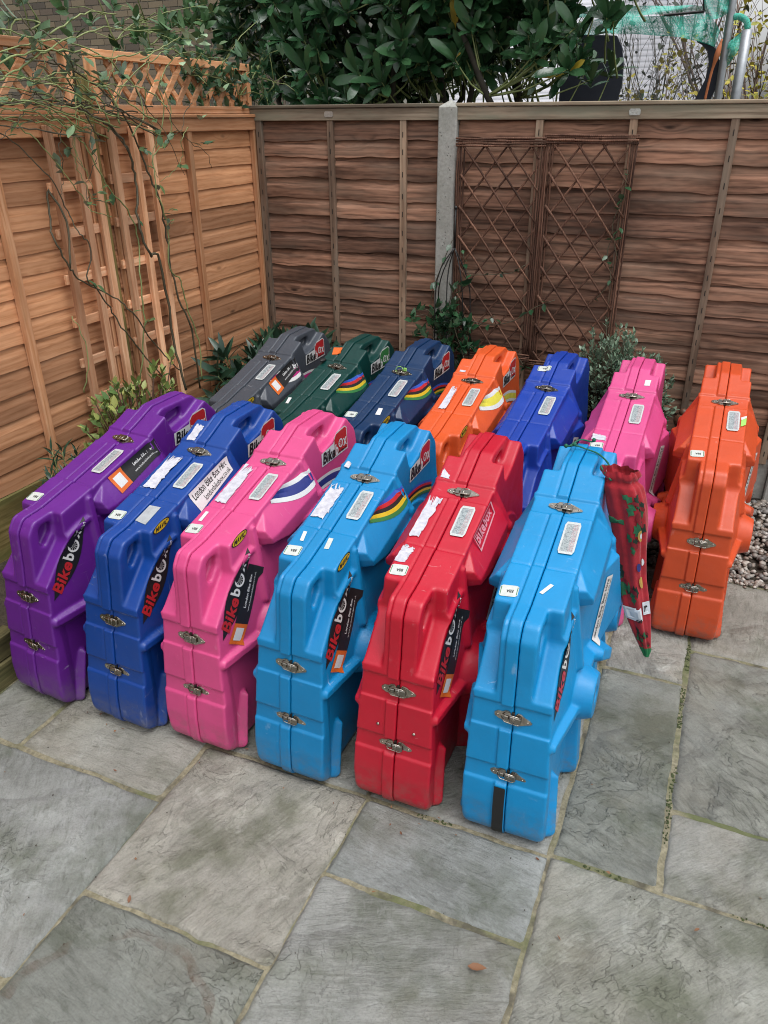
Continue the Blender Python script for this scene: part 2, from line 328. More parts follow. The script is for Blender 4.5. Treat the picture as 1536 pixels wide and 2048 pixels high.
# moss and crumbs in the joints
MOSS = flat('joint_moss', (.05, .065, .022), .95, var=.5, scale=60); m = MB(); r = random.Random(77)
for k in range(900):
    q = r.random()
    if q < .45: x, y = .128+r.gauss(0, .004), r.uniform(1.57, 3.2)
    elif q < .6: x, y = r.uniform(-.16, .7), 1.562+r.gauss(0, .003)
    elif q < .75: x, y = r.uniform(-.72, -.18), r.choice((1.267, 1.552))+r.gauss(0, .003)
    else: continue
    if False: x, y = (r.uniform(-1.9, -1.31), 1.302+r.gauss(0, .003)) if r.random() < .6 else (r.uniform(-1.29, -.74), .967+r.gauss(0, .003))
    if fbm(np.array([x*6]), np.array([y*6]), 5, 2)[0] < .48: continue
    a = r.uniform(.0012, .0032); m.sphere((x, y, -.0045), a, 5, 3, sc=(r.uniform(.8, 2), r.uniform(.8, 2), .8))
tag(m.build('moss', MOSS, None, True), kind='stuff')
# ------------------------------------------------------------------ timber
W_NEW = wood('new_fence_timber', hexc('cf9c76'), hexc('bd8862'), hexc('996c4c'), stretch=.2, bump=.13, blotamt=.45)
W_BAT = wood('new_batten_timber', hexc('e2b08a'), hexc('d0966c'), hexc('a87048'), grey=hexc('8a7a62'), greyamt=.35, stretch=.12, knots=False, bump=.25, axis='z')
W_OLD = wood('weathered_fence_timber', hexc('a67e69'), hexc('806050'), hexc('38261e'), grey=hexc('857264'), greyamt=.45, stretch=.2, bump=.36, wave=.16)
W_OLDB = wood('weathered_batten_timber', hexc('a58c78'), hexc('8a7361'), hexc('5f4d41'), grey=hexc('958e80'), greyamt=.5, stretch=.12, knots=False, bump=.4, axis='z')
W_BATY = wood('new_batten_timber_cross', hexc('e2b08a'), hexc('d0966c'), hexc('a87048'), grey=hexc('8a7a62'), greyamt=.35, stretch=.12, knots=False, bump=.25, axis='y')
W_BATX = wood('new_batten_timber_along', hexc('e2b08a'), hexc('d0966c'), hexc('a87048'), grey=hexc('8a7a62'), greyamt=.35, stretch=.12, knots=False, bump=.25)
W_GREENX = wood('mossy_gravel_board', hexc('948458'), hexc('786a40'), hexc('4d4628'), grey=hexc('5c6038'), greyamt=.7, stretch=.15, bump=.4)
W_RAIL = wood('grey_top_rail_timber', hexc('a89a88'), hexc('8f8170'), hexc('685c4f'), grey=hexc('7c8070'), greyamt=.6, stretch=.15, bump=.35)
W_GREEN = wood('mossy_treated_timber', hexc('948458'), hexc('786a40'), hexc('4d4628'), grey=hexc('5c6038'), greyamt=.7, stretch=.15, bump=.4, axis='z')
W_SLEEP = wood('wet_mossy_sleeper_timber', hexc('6e6848'), hexc('544f36'), hexc('33301f'), grey=hexc('3d4526'), greyamt=.7, stretch=.15, bump=.6, axis='y')
W_WIL = wood('willow_sticks', hexc('7f5f50'), hexc('66493c'), hexc('3a2820'), stretch=.3, scale=3, knots=False, bump=.3, axis='z')
t = NT('post_concrete'); v = t.coord(rnd=False); n = t.noise(v, 60, 6, .7); pit = t.N('TexVoronoi', {'Vector': v, 'Scale': 55.0}).outputs['Distance']
pm = t.ramp(pit, [(.13, 1.0), (.20, 0.0)]); sel = t.ramp(t.noise(v, 9, 3), [(.5, 0.0), (.56, 1.0)]); pm = t.math('MULTIPLY', pm, sel)
c = t.ramp(n, [(.3, (.27, .27, .25)), (.7, (.42, .42, .39))]); c = t.mix(pm, c, (.08, .08, .07)); c = t.mix(t.ramp(t.noise(v, 5, 4), [(.5, 0.0), (.7, .4)]), c, (.14, .15, .11))
t.set(color=c, rough=.88, normal=t.bump(t.math('SUBTRACT', t.math('MULTIPLY', n, .4), pm), .6, .004)); CONC = t.m
STEEL = flat('galvanised_steel', (.32, .34, .36), .45, .7)
DARKN = flat('rusty_nail_mark', (.02, .014, .01), .8)
def board_mesh(L, h, seed, wav, th=.015, tilt=.020):
    "board along x in 0..L; z 0..h; outward is -y; lower edge wavy and proud"
    r = random.Random(seed); n = max(4, int(L/.035)); v = []; ph = [r.uniform(0, 6) for _ in range(4)]
    for i in range(n+1):
        x = L*i/n
        w = wav*(.5*math.sin(x*5+ph[0])+.35*math.sin(x*13+ph[1])+.25*math.sin(x*31+ph[2])+r.uniform(-.15, .15))
        o = wav*.25*math.sin(x*4+ph[3])
        v += [(x, -tilt-th+o, w), (x, -tilt-th*.85+o, w+h*.45), (x, -.004, h), (x, 0, h), (x, -tilt+o, w)]
    f = [(i*5+k, (i+1)*5+k, (i+1)*5+(k+1) % 5, i*5+(k+1) % 5) for i in range(n) for k in range(5)]
    f += [tuple(range(4, -1, -1)), tuple(n*5+k for k in range(5))]
    return mesh('plank', v, [q[::-1] for q in f])
def panel(loc, rz, L, zs, wav, wm, bm_, battens, label, cat, group, rail, railm, seed, gravel=None, gm=None, rail_over=True, bat_w=.036):
    t = tag(empty('timber_fence', loc, (0, 0, rz)), label, cat, group)
    pool = {}
    for i in range(len(zs)-1):
        top, bot = zs[i], zs[i+1]; h = (top-bot)+.028; key = (round(h, 2), i % 5)
        me = board_mesh(L, h, seed+i, wav, *((.011, .011) if wm is W_NEW else (.015, .018)))
        me.materials.append(wm); o = inst('plank', me, t, (0, 0, bot))
    for x in battens:
        m = MB(); m.box((x-bat_w/2, -.052, zs[-1]-.03), (x+bat_w/2, -.022, zs[0]+(.01)), ch=.002)
        o = m.build('batten', bm_, t)
        if bm_ is W_OLDB:
            n_ = MB()
            for zz in zs[1:]: n_.box((x-.0022, -.0530, zz+.015), (x+.0022, -.0515, zz+.042))
            tag(n_.build('nail_slots', DARKN, t), kind='stuff')
    if rail:
        m = MB(); m.box((-.01, -.056, rail[0]), (L+.01, -.0225 if False else .012, rail[1]), ch=.003); m.build('top_rail', railm, t)
        m = MB(); m.box((-.01, -.066, rail[1]+.001), (L+.01, .03, rail[1]+.018), ch=.003); m.build('capping', railm, t)
    if gravel:
        m = MB(); m.box((0, -.03, gravel[0]), (L, .0, gravel[1]), ch=.004); m.build('gravel_board', gm, t)
    return t
LX, BY = -2.641, 4.275
# left fence: new orange timber, two panels. local x -> +Y, outward (-y local) -> +X
zl = [1.80, 1.707, 1.617, 1.514, 1.416, 1.311, 1.226, 1.134, 1.036, .942, .829, .727, .632, .535, .437]
zl2 = [1.80, 1.715, 1.63, 1.545, 1.45, 1.36, 1.28, 1.204, 1.113, 1.021, .929, .826, .73, .63, .53, .437]
panel((LX, 2.97, 0), math.pi/2, 1.29, zl, .0025, W_NEW, W_BAT, (.03, .633, 1.256), 'orange timber fence panel between the mossy post and the corner', 'fence', 'orange fence panels on the left', (1.79, 1.852), W_NEW, 100, (.12, .435), W_GREENX)
panel((LX, 1.04, 0), math.pi/2, 1.83, zl2, .0025, W_NEW, W_BAT, (.02, .66, 1.317, 1.81), 'orange timber fence panel left of the mossy post, nearest the camera', 'fence', 'orange fence panels on the left', (1.785, 1.848), W_NEW, 200, (.12, .435), W_GREENX)
panel((LX, -.85, 0), math.pi/2, 1.83, zl2, .0025, W_NEW, W_BAT, (.02, .66, 1.2, 1.81), 'orange timber fence panel beyond the left edge of the photo', 'fence', 'orange fence panels on the left', (1.785, 1.848), W_NEW, 260, (.12, .435), W_GREENX)
m = MB(); m.box((LX-.05, 2.88, 0), (LX+.03, 2.96, 2.02), ch=.004); tag(m.build('fence_post', W_GREEN), 'square mossy green timber post between the two orange fence panels', 'post', 'fence posts')
# back fence
zb = [1.84, 1.739, 1.655, 1.545, 1.435, 1.344, 1.245, 1.156, 1.063, .965, .881, .799, .7, .615, .52, .43, .33, .24]
zb2 = [1.84, 1.75, 1.642, 1.525, 1.416, 1.312, 1.198, 1.107, 1.034, .949, .866, .787, .69, .60, .51, .42, .33, .24]
panel((-2.64, BY, 0), 0, 1.155, zb, .009, W_OLD, W_OLDB, (.075, .526, .956), 'weathered brown waney lap panel between the corner and the concrete post', 'fence', 'brown fence panels at the back', (1.835, 1.895), W_RAIL, 300, (.0, .25), CONC)
panel((-1.38, BY, 0), 0, 1.78, zb2, .009, W_OLD, W_OLDB, (.42, .868, 1.313, 1.74), 'weathered brown waney lap panel behind the two willow trellises', 'fence', 'brown fence panels at the back', (1.835, 1.895), W_RAIL, 400, (.0, .25), CONC)
panel((.50, BY, 0), 0, 1.83, zb, .009, W_OLD, W_OLDB, (.05, .6, 1.2, 1.78), 'weathered brown waney lap panel right of the far concrete post', 'fence', 'brown fence panels at the back', (1.835, 1.895), W_RAIL, 500, (.0, .25), CONC)
def cpost(x0, x1, label):
    m = MB(); a, b, z = BY-.072, BY+.03, 1.90
    m.box((x0, a, -.05), (x1, b, z), ch=.006); xc = (x0+x1)/2; m.add([(x0+.006, a+.006, z), (x1-.006, a+.006, z), (x1-.006, b-.006, z), (x0+.006, b-.006, z), (xc, (a+b)/2, z+.028)], [(0, 1, 4), (1, 2, 4), (2, 3, 4), (3, 0, 4)])
    tag(m.build('concrete_post', CONC), label, 'post', 'fence posts')
cpost(-1.482, -1.383, 'grey pitted concrete post beside the left willow trellis')
cpost(.402, .498, 'grey concrete post behind the pebbles at the right edge')
for x, lab in ((-2.115, 'small metal plate on the top rail left of the concrete post'), (-.512, 'small metal plate on the top rail above the right willow trellis')):
    m = MB(); c = .026; m.prism([(-c, -.007), (-c*.8, -.014), (c*.8, -.014), (c, -.007), (c, .007), (c*.8, .014), (-c*.8, .014), (-c, .007)], 0, .003, tf=Matrix.Translation((x, BY-.0565, 1.866)) @ Matrix.Rotation(math.pi/2, 4, 'X'))
    tag(m.build('maker_plate', flat('tin_plate'+lab[-5:], (.5, .5, .48), .35, .8, bump=.5, scale=120)), lab, 'metal plate', 'plates on the top rail')
# diagonal lattice toppers on the left fence
def topper(y0, y1, z0, z1, label):
    t = tag(empty('lattice_topper', (LX, y0, 0), (0, 0, math.pi/2)), label, 'trellis', 'lattice panels on top of the left fence'); L = y1-y0
    for a, b, nm in (((0, -.03, z0), (L, .01, z0+.035), 'rail'), ((0, -.03, z1-.035), (L, .01, z1), 'rail'), ((0, -.03, z0+.036), (.035, .01, z1-.036), 'stile'), ((L-.035, -.03, z0+.036), (L, .01, z1-.036), 'stile')):
        m = MB(); m.box(a, b, ch=.002); m.build(nm, W_BATX if nm == 'rail' else W_BAT, t)
    h = z1-z0-.07; s = .118
    for d in (1, -1):
        k = -int(h/s)-1
        while k*s < L:
            x0 = k*s; lo = max(0.036, x0) if d > 0 else max(.036, x0); pts = []
            xa, xb = max(x0, .036), min(x0+h, L-.036)
            if xb-xa > .02:
                za, zb_ = z0+.035+(xa-x0), z0+.035+(xb-x0)
                if d < 0: za, zb_ = z0+.035+h-(xa-x0), z0+.035+h-(xb-x0)
                yy = -.020 if d > 0 else -.008
                w = .0125*1.414; m = MB()
                m.add([(xa, yy, za-w), (xb, yy, zb_-w), (xb, yy, zb_+w), (xa, yy, za+w), (xa, yy+.011, za-w), (xb, yy+.011, zb_-w), (xb, yy+.011, zb_+w), (xa, yy+.011, za+w)], [(0, 1, 2, 3), (7, 6, 5, 4), (0, 4, 5, 1), (3, 2, 6, 7), (0, 3, 7, 4), (1, 5, 6, 2)])
                m.build('lattice_slat', W_BATX, t)
            k += 1
topper(2.985, 4.25, 1.872, 2.115, 'orange diamond lattice topper right of the mossy post')
topper(1.05, 2.87, 1.868, 2.13, 'orange diamond lattice topper left of the mossy post')
W_TRE = wood('trellis_timber', hexc('f0c4a0'), hexc('dfa882'), hexc('b98460'), stretch=.12, knots=False, bump=.2, axis='z')
W_TREY = wood('trellis_timber_cross', hexc('f0c4a0'), hexc('dfa882'), hexc('b98460'), stretch=.12, knots=False, bump=.2, axis='y')
# square trellis leaning on the left fence
def sqtrellis(ys, zs, z0, z1, label):
    t = tag(empty('square_trellis', (LX+.062, 0, 0)), label, 'trellis', 'square trellises on the left fence')
    for y, za in ys:
        m = MB(); m.box((.0, y-.0175, za), (.024, y+.0175, z1), ch=.002); m.build('upright', W_TRE, t)
    a, b = ys[0][0]-.03, ys[-1][0]+.03
    for z in zs:
        m = MB(); m.box((-.016, a, z-.020), (-.001, b, z+.020), ch=.002); m.build('crossbar', W_TREY, t)
zc = [1.60, 1.42, 1.235, 1.05, .87, .69, .5]
sqtrellis([(2.628, .3), (2.769, .3), (2.862, .3)], zc, .3, 1.83, 'square timber trellis left of the mossy post behind the rose')
sqtrellis([(2.995, .3), (3.14, .3), (3.255, .3)], [z+.01 for z in zc], .3, 1.82, 'square timber trellis right of the mossy post behind the rose')
# willow trellises on the back fence
def willow(x0, x1, z0, z1, label, seed):
    r = random.Random(seed); t = tag(empty('willow_trellis', (0, BY-.075, 0)), label, 'trellis', 'willow trellises on the back fence')
    for xe in (x0, x1):
        for k in range(4):
            x = xe+(k-1.5)*.011*(1 if xe == x0 else 1); m = MB(); m.tube(smooth_path([(x+r.uniform(-.003, .003), r.uniform(-.006, .006), z0+(z1-z0)*i/5) for i in range(6)], 2), .0048, 5); m.build('upright_stick', W_WIL, t, True)
    for ze in (z0, z1):
        for k in range(4):
            z = ze+(k-1.5)*.011; m = MB(); m.tube(smooth_path([(x0-.025+(x1-x0+.05)*i/4, -.012+r.uniform(-.004, .004), z+r.uniform(-.003, .003)) for i in range(5)], 2), .0048, 5); m.build('cross_stick', W_WIL, t, True)
    w, h, s = x1-x0-.03, z1-z0-.03, .118; xa0, za0 = x0+.015, z0+.015; sl = 1.28
    for d in (1, -1):
        k = -int(h/sl/s)-1
        while k*s < w:
            # line x = k*s + t, z = sl*t (or mirrored)
            ta, tb = max(0, -k*s), min(h/sl, w-k*s)
            if tb-ta > .03:
                ta -= .012; tb += .012
                xa, xb = xa0+k*s+ta, xa0+k*s+tb; za, zb_ = sl*ta, sl*tb
                if d > 0: za, zb_ = h-za, h-zb_
                if d < 0: pass
                m = MB(); y = -.006 if d > 0 else .004
                pts = [(xa+(xb-xa)*i/4+r.uniform(-.003, .003), y+r.uniform(-.002, .002), za0+za+(zb_-za)*i/4+r.uniform(-.003, .003)) for i in range(5)]
                m.tube(smooth_path(pts, 2), [.0062-.0014*i/8 for i in range(9)], 5); m.build('lattice_stick', W_WIL, t, True)
            k += 1
willow(-1.352, -.935, .655, 1.735, 'brown willow trellis right of the concrete post, the lower one', 1)
willow(-.895, -.497, .625, 1.752, 'brown willow trellis behind the small shrub, the taller one', 2)
# sleeper edging of the soil bed
t = tag(empty('sleeper_edging', (-2.17, 0, 0)), 'dark mossy timber sleeper edging beside the purple case', 'edging')
for y0, y1 in ((.1, 1.62), (1.625, 3.2), (3.205, 4.2)):
    m = MB(); m.box((-.045, y0, -.03), (.012, y1, .095), ch=.006); m.build('sleeper', W_SLEEP, t)
    m = MB(); m.box((-.05, y0+.004, .097), (.005, y1-.004, .195), ch=.006); m.build('sleeper', W_SLEEP, t)
# ------------------------------------------------------------------ the bike case: two moulded halves from a distance field
def polyround(V, seg=8):
    out = []; n = len(V)
    for i in range(n):
        p = np.array(V[i][:2]); r = V[i][2]; a = np.array(V[i-1][:2]); b = np.array(V[(i+1) % n][:2])
        if r <= 0: out.append(p); continue
        u = (a-p)/np.linalg.norm(a-p); w = (b-p)/np.linalg.norm(b-p); th = math.acos(np.clip(u@w, -1, 1)); d = min(r/math.tan(th/2), .48*np.linalg.norm(a-p), .48*np.linalg.norm(b-p))
        r2 = d*math.tan(th/2); c = p+(u+w)/np.linalg.norm(u+w)*(r2/math.sin(th/2)); p0 = p+u*d-c; p1 = p+w*d-c
        a0 = math.atan2(p0[1], p0[0]); a1 = math.atan2(p1[1], p1[0]); da = (a1-a0+math.pi) % (2*math.pi)-math.pi
        for k in range(seg+1): t_ = a0+da*k/seg; out.append(c+r2*np.array([math.cos(t_), math.sin(t_)]))
    return np.array(out)
def sdpoly(P, X, Y):
    d = np.full(X.shape, 1e9); s = np.ones(X.shape)
    for i in range(len(P)):
        a, b = P[i], P[i-1]; e = b-a; wx, wy = X-a[0], Y-a[1]; t_ = np.clip((wx*e[0]+wy*e[1])/(e@e), 0, 1)
        bx, by = wx-e[0]*t_, wy-e[1]*t_; d = np.minimum(d, bx*bx+by*by)
        c1 = Y >= a[1]; c2 = Y < b[1]; c3 = e[0]*wy > e[1]*wx
        s = np.where((c1 & c2 & c3) | (~c1 & ~c2 & ~c3), -s, s)
    return s*np.sqrt(d)
def smax(a, b, k): h = np.clip(.5+.5*(a-b)/k, 0, 1); return b+(a-b)*h+k*h*(1-h)
def smin(a, b, k): return -smax(-a, -b, k)
OUT = polyround([(-.016, .0, .122), (1.0, .0, .122), (.995, .14, .1), (.992, .60, .08), (.955, .80, .07), (.868, .888, .05), (.70, .884, .05), (.60, .838, .06), (.532, .813, .1), (.288, .740, .02), (.145, .703, .03), (.068, .694, .034), (.040, .655, .04), (.030, .53, .06), (.016, .42, .1), (.0, .25, .1), (-.013, .13, .1)])
HUB1, HUB2 = (.27, .365), (.70, .385)
def seg_d(S, Z, a, b):
    e = np.array(b)-np.array(a); t_ = np.clip(((S-a[0])*e[0]+(Z-a[1])*e[1])/(e@e), 0, 1)
    return np.hypot(S-a[0]-e[0]*t_, Z-a[1]-e[1]*t_), t_
def Wside(S, Z):
    "half width of the shell at (s, z)"
    base = .0885+.0235*np.clip((.70-Z)/.5, 0, 1)
    w = base.copy() if hasattr(base, 'copy') else base
    def ridge(w, a, b, r, ha, hb, sl=1.5, k=.008):
        d, t_ = seg_d(S, Z, a, b); return smax(w, ha+(hb-ha)*t_-np.maximum(0, d-r)*sl, k)
    # wheel drums: shallow cones
    for (hx, hz), top in ((HUB1, .128), (HUB2, .130)):
        r = np.hypot(S-hx, Z-hz)
        w = smax(w, np.where(r < .268, .098+.030*np.clip((.25-r)/.2, 0, 1), .098-(r-.268)*2.2), .006)
        # the skin under the diagonal shelf falls back
    low = np.clip((.33-Z)/.02, 0, 1)*np.clip((S-.035)/.03, 0, 1)*np.clip((.955-S)/.03, 0, 1)
    w = w*(1-low)+np.minimum(w, .098)*low
    # rim edge beside the front label
    d = np.abs(np.hypot(S-HUB1[0], Z-HUB1[1])-.278); ok = (Z > .46) & (S < .25)
    w = np.where(ok, smax(w, .1045+0*S-np.maximum(0, d-.006)*1.2, .006), w)
    w = ridge(w, (.030, .350), (.22, .362), .012, .119, .150, 1.9)
    w = ridge(w, (.75, .375), (.955, .350), .012, .150, .119, 1.9)
    for (hx, hz) in (HUB1, HUB2):
        r = np.hypot(S-hx, Z-hz); w = smax(w, .178-np.maximum(0, r-.066)*2.6, .010); w = w-.012*np.clip((.026-r)/.006, 0, 1)
    w = ridge(w, (.30, .42), (.42, .40), .010, .150, .150); w = ridge(w, (.42, .40), (.475, .372), .017, .172, .186, 2.2)
    w = ridge(w, (.50, .36), (.66, .40), .014, .125, .160)
    # centre panel, pad and ribs
    tri = sdpoly(np.array([(.30, .64), (.585, .655), (.655, .44), (.50, .385), (.33, .43)]), S, Z); w = smax(w, .110+.25*np.clip(S-.36, -.1, .3)-np.maximum(0, tri)*1.8, .006)
    w = ridge(w, (.262, .705), (.252, .47), .009, .100, .137, 1.6)
    pad = sdpoly(np.array([(.285, .690), (.33, .735), (.578, .792), (.578, .655), (.40, .628), (.30, .645)]), S, Z)
    w = smax(w, np.minimum(.090+(.735+.20*np.clip(S-.33, 0, 1)-Z)*.72, .140)-np.maximum(0, pad)*3.0, .006)
    w = ridge(w, (.575, .815), (.60, .69), .010, .092, .146, 1.4); w = ridge(w, (.60, .69), (.655, .46), .012, .146, .172, 1.4)
    # feet and flares
    w = ridge(w, (.108, .175), (.046, -.02), .003, .120, .137, 1.7); w = ridge(w, (.880, .175), (.942, -.02), .003, .120, .137, 1.7)
    for sx in (.345, .625): w = ridge(w, (sx, .27), (sx, -.02), .026, .128, .142, 2.2)
    return w
def shell_field(side, h=.0041):
    s = np.arange(-.028, 1.016, h); z = np.arange(-.012, .905, h); w = np.arange(-.006, .200, .0030)
    S2, Z2 = np.meshgrid(s, z, indexing='ij'); D2 = sdpoly(OUT, S2, Z2); k = 1.0 if side > 0 else 1.14; W2 = Wside(S2, Z2)*k
    # bands that carry the latches (recessed)
    def band(x, a, b, e=.003): return np.clip((x-a)/e, 0, 1)*np.clip((b-x)/e, 0, 1)
    fr = np.clip((.10-S2)/.01, 0, 1); bk = np.clip((S2-.9)/.01, 0, 1); tp = np.clip((Z2-.70)/.02, 0, 1)
    b = np.maximum(band(Z2, .204, .262), band(Z2, .383, .462))*np.maximum(fr, bk); b = np.maximum(b, band(S2, .497, .570)*tp)
    kink = .0035*band(S2, .283, .294, .004)*tp
    D2 = D2+.0058*b+kink+.0022*np.clip((S2-.289)/.002, 0, 1)*tp*np.clip((.50-S2)/.02, 0, 1)
    D2 = D2+.0028*np.clip((Z2-.02)/.02,0,1)*0
    recA = sdpoly(polyround([(-.2, .492, 0), (.030, .490, .008), (.138, .606, .035), (.1435, .70, .02), (.1435, 1.0, 0), (-.2, 1.0, 0)]), S2, Z2)
    recB = sdpoly(polyround([(.668, 1.0, 0), (.672, .86, .03), (.705, .790, .03), (.80, .815, .1), (.905, .872, .03), (.915, 1.0, 0)]), S2, Z2)
    ledge = sdpoly(np.array([(-.2, .48), (.04, .48), (.052, .57), (.0, .57), (-.2, .57)]), S2, Z2)
    S3 = D2[:, :, None]; w3 = w[None, None, :]
    D3 = S3-(.0046*(np.clip((.036*1.0-w3)/.003, 0, 1)*(1-b)[:, :, None]) if side < 0 else 0.0)
    D3 = D3+(.0030*np.exp(-((w3-.0395)/.0030)**2)*(1-b)[:, :, None] if side < 0 else 0.0)
    # gap at the seam and the skin
    body = smax(D3, w3-W2[:, :, None], (.0075+.022*np.clip((.11-Z2)/.11, 0, 1))[:, :, None]); body = smax(body, (.0009-w3), .0022)
    # handle grips: the outer part of the rim is cut back, scooped under the bar
    gw = .047*k
    bar = gw + .010*np.clip(-(ledge)/.01, 0, 1)[:, :, None]*0
    cutA = smax(recA[:, :, None], bar-w3, .012); cutB = smax(recB[:, :, None], gw-w3, .012)
    deepA = sdpoly(polyround([(.075, .575, .02), (.128, .632, .03), (.137, .672, .03), (.085, .668, .02)]), S2, Z2)
    deepB = sdpoly(polyround([(.70, .80, .02), (.80, .822, .02), (.80, .862, .02), (.715, .852, .02)]), S2, Z2)
    cut = smin(smin(cutA, cutB, .006), smin(smax(deepA[:, :, None], .018-w3, .012), smax(deepB[:, :, None], .018-w3, .012), .01), .014)
    body = smax(body, -cut, .009)
    return body, s, z, w
def surface_nets(F, s, z, w):
    nx, ny, nz = F.shape; ins = F < 0; c = np.zeros((nx-1, ny-1, nz-1), np.int8)
    for i in (0, 1):
        for j in (0, 1):
            for k in (0, 1): c += ins[i:nx-1+i, j:ny-1+j, k:nz-1+k]
    act = (c > 0) & (c < 8); I = np.argwhere(act); n = len(I); acc = np.zeros((n, 3)); cnt = np.zeros(n)
    cs = [(i, j, k) for i in (0, 1) for j in (0, 1) for k in (0, 1)]
    for a in cs:
        for ax in range(3):
            if a[ax]: continue
            b = list(a); b[ax] = 1; fa = F[I[:, 0]+a[0], I[:, 1]+a[1], I[:, 2]+a[2]]; fb = F[I[:, 0]+b[0], I[:, 1]+b[1], I[:, 2]+b[2]]
            m = (fa < 0) != (fb < 0); t_ = np.where(m, fa/np.where(m, fa-fb, 1), 0)
            p = np.tile(np.array(a, float), (n, 1)); p[:, ax] += t_; acc += p*m[:, None]; cnt += m
    P = I+acc/cnt[:, None]; idx = -np.ones(act.shape, np.int64); idx[act] = np.arange(n)
    P = P*np.array([s[1]-s[0], z[1]-z[0], w[1]-w[0]])+np.array([s[0], z[0], w[0]]); Q = []
    for ax in range(3):
        sh = [slice(1, -1)]*3; sh[ax] = slice(0, None); lo = ins[tuple(slice(1, -1) if q != ax else slice(0, -1) for q in range(3))]
        hi = ins[tuple(slice(1, -1) if q != ax else slice(1, None) for q in range(3))]
        E_ = np.argwhere(lo != hi); off = np.array([1 if q != ax else 0 for q in range(3)]); e = E_+off; u, v = [(1, 2), (2, 0), (0, 1)][ax]
        def g(du, dv): f = e.copy(); f[:, u] -= du; f[:, v] -= dv; return idx[f[:, 0], f[:, 1], f[:, 2]]
        q = np.stack([g(1, 1), g(0, 1), g(0, 0), g(1, 0)], 1); flip = hi[tuple(E_.T)]; q[flip] = q[flip][:, ::-1]; Q.append(q)
    return P, np.vstack(Q)
def make_shell(side):
    F, s, z, w = shell_field(side); P, Q = surface_nets(F, s, z, w)
    # local frame of the case: x across (right +), y along (away), z up
    V = np.stack([P[:, 2]*side, P[:, 0], np.maximum(P[:, 1], 0)], 1)
    if side > 0: Q = Q[:, ::-1]
    me = bpy.data.meshes.new('shell_half'); me.vertices.add(len(V)); me.vertices.foreach_set('co', V.reshape(-1).astype(np.float32))
    me.loops.add(len(Q)*4); me.loops.foreach_set('vertex_index', Q.reshape(-1).astype(np.int32)); me.polygons.add(len(Q))
    me.polygons.foreach_set('loop_start', np.arange(0, len(Q)*4, 4, dtype=np.int32)); me.polygons.foreach_set('loop_total', np.full(len(Q), 4, np.int32))
    me.update(calc_edges=True); me.polygons.foreach_set('use_smooth', [True]*len(Q)); me.validate(); return me
SHELL_R, SHELL_L = make_shell(1), make_shell(-1)
# top line of the case for stickers
TOPL = np.array([(.02, .47), (.04, .655), (.068, .694), (.145, .703), (.288, .740), (.532, .813), (.60, .838), (.70, .884), (.868, .888), (.955, .80)])
def top_z(s): return float(np.interp(s, TOPL[:, 0], TOPL[:, 1]))
_gs = np.linspace(0, 1, 251); _gz = np.linspace(0, .9, 226); _GS, _GZ = np.meshgrid(_gs, _gz, indexing='ij'); _GW = Wside(_GS, _GZ)
def side_w(s, z):
    i = min(max(s/1*250, 0), 249); j = min(max(z/.9*225, 0), 224); a, b = int(i), int(j); fx, fy = i-a, j-b
    return float((_GW[a, b]*(1-fx)+_GW[a+1, b]*fx)*(1-fy)+(_GW[a, b+1]*(1-fx)+_GW[a+1, b+1]*fx)*fy)
def on_top(s, w, e): return Vector((w, s, top_z(s)+e+(.0046 if -.036 < w < 0 else 0)))
def on_side(s, z, e): return Vector((side_w(s, z)+e, s, z))
def quad_map(q, mode, e):
    q = [Vector((a, b)) for a, b in q]
    def f(u, v):
        p = (q[3]*(1-u)+q[2]*u)*(1-v)+(q[0]*(1-u)+q[1]*u)*v      # u along bottom, v up; q = TL,TR,BR,BL
        return on_top(p.x, p.y, e) if mode == 'top' else on_side(p.x, p.y, e)
    return f
def patch(name, f, mat, parent, nu=8, nv=8, round_=0.0):
    v = []; 
    for j in range(nv+1):
        for i in range(nu+1): v.append(f(i/nu, j/nv))
    fs = [(j*(nu+1)+i, j*(nu+1)+i+1, (j+1)*(nu+1)+i+1, (j+1)*(nu+1)+i) for j in range(nv) for i in range(nu)]
    if round_:
        fs = [q for q in fs if q[0] not in (0,) and q[1] != nu and q[2] != len(v)-1 and q[3] != nv*(nu+1)] + [(1, 1+(nu+1), nu+1), (nu-1, 2*nu+1, nu+nu) , (nv*(nu+1)+1, (nv-1)*(nu+1), (nv-1)*(nu+1)+1), ((nv+1)*(nu+1)-2, (nv)*(nu+1)-2, nv*(nu+1)-1)]
    me = mesh(name, v, fs); uv = me.uv_layers.new(name='uv'); 
    for l in me.loops: i = l.vertex_index; uv.data[l.index].uv = ((i % (nu+1))/nu, (i//(nu+1))/nv)
    return link(name, me, mat, parent, True)
def polypatch(name, pts, f, mat, parent):
    "filled polygon in (u, v) mapped by f; finely subdivided so it follows the surface"
    bm = bmesh.new(); vs_ = [bm.verts.new((a, b, 0)) for a, b in pts]; bm.faces.new(vs_)
    for k in range(4):
        lo = min(p[0] for p in pts); hi = max(p[0] for p in pts); x = lo+(hi-lo)*(k+1)/5
        bmesh.ops.bisect_plane(bm, geom=bm.verts[:]+bm.edges[:]+bm.faces[:], plane_co=(x, 0, 0), plane_no=(1, 0, 0))
        lo = min(p[1] for p in pts); hi = max(p[1] for p in pts); y = lo+(hi-lo)*(k+1)/5
        bmesh.ops.bisect_plane(bm, geom=bm.verts[:]+bm.edges[:]+bm.faces[:], plane_co=(0, y, 0), plane_no=(0, 1, 0))
    bmesh.ops.triangulate(bm, faces=bm.faces[:])
    for v in bm.verts: v.co = f(v.co.x, v.co.y)
    me = bpy.data.meshes.new(name); bm.to_mesh(me); bm.free(); return link(name, me, mat, parent)
_TX = {}
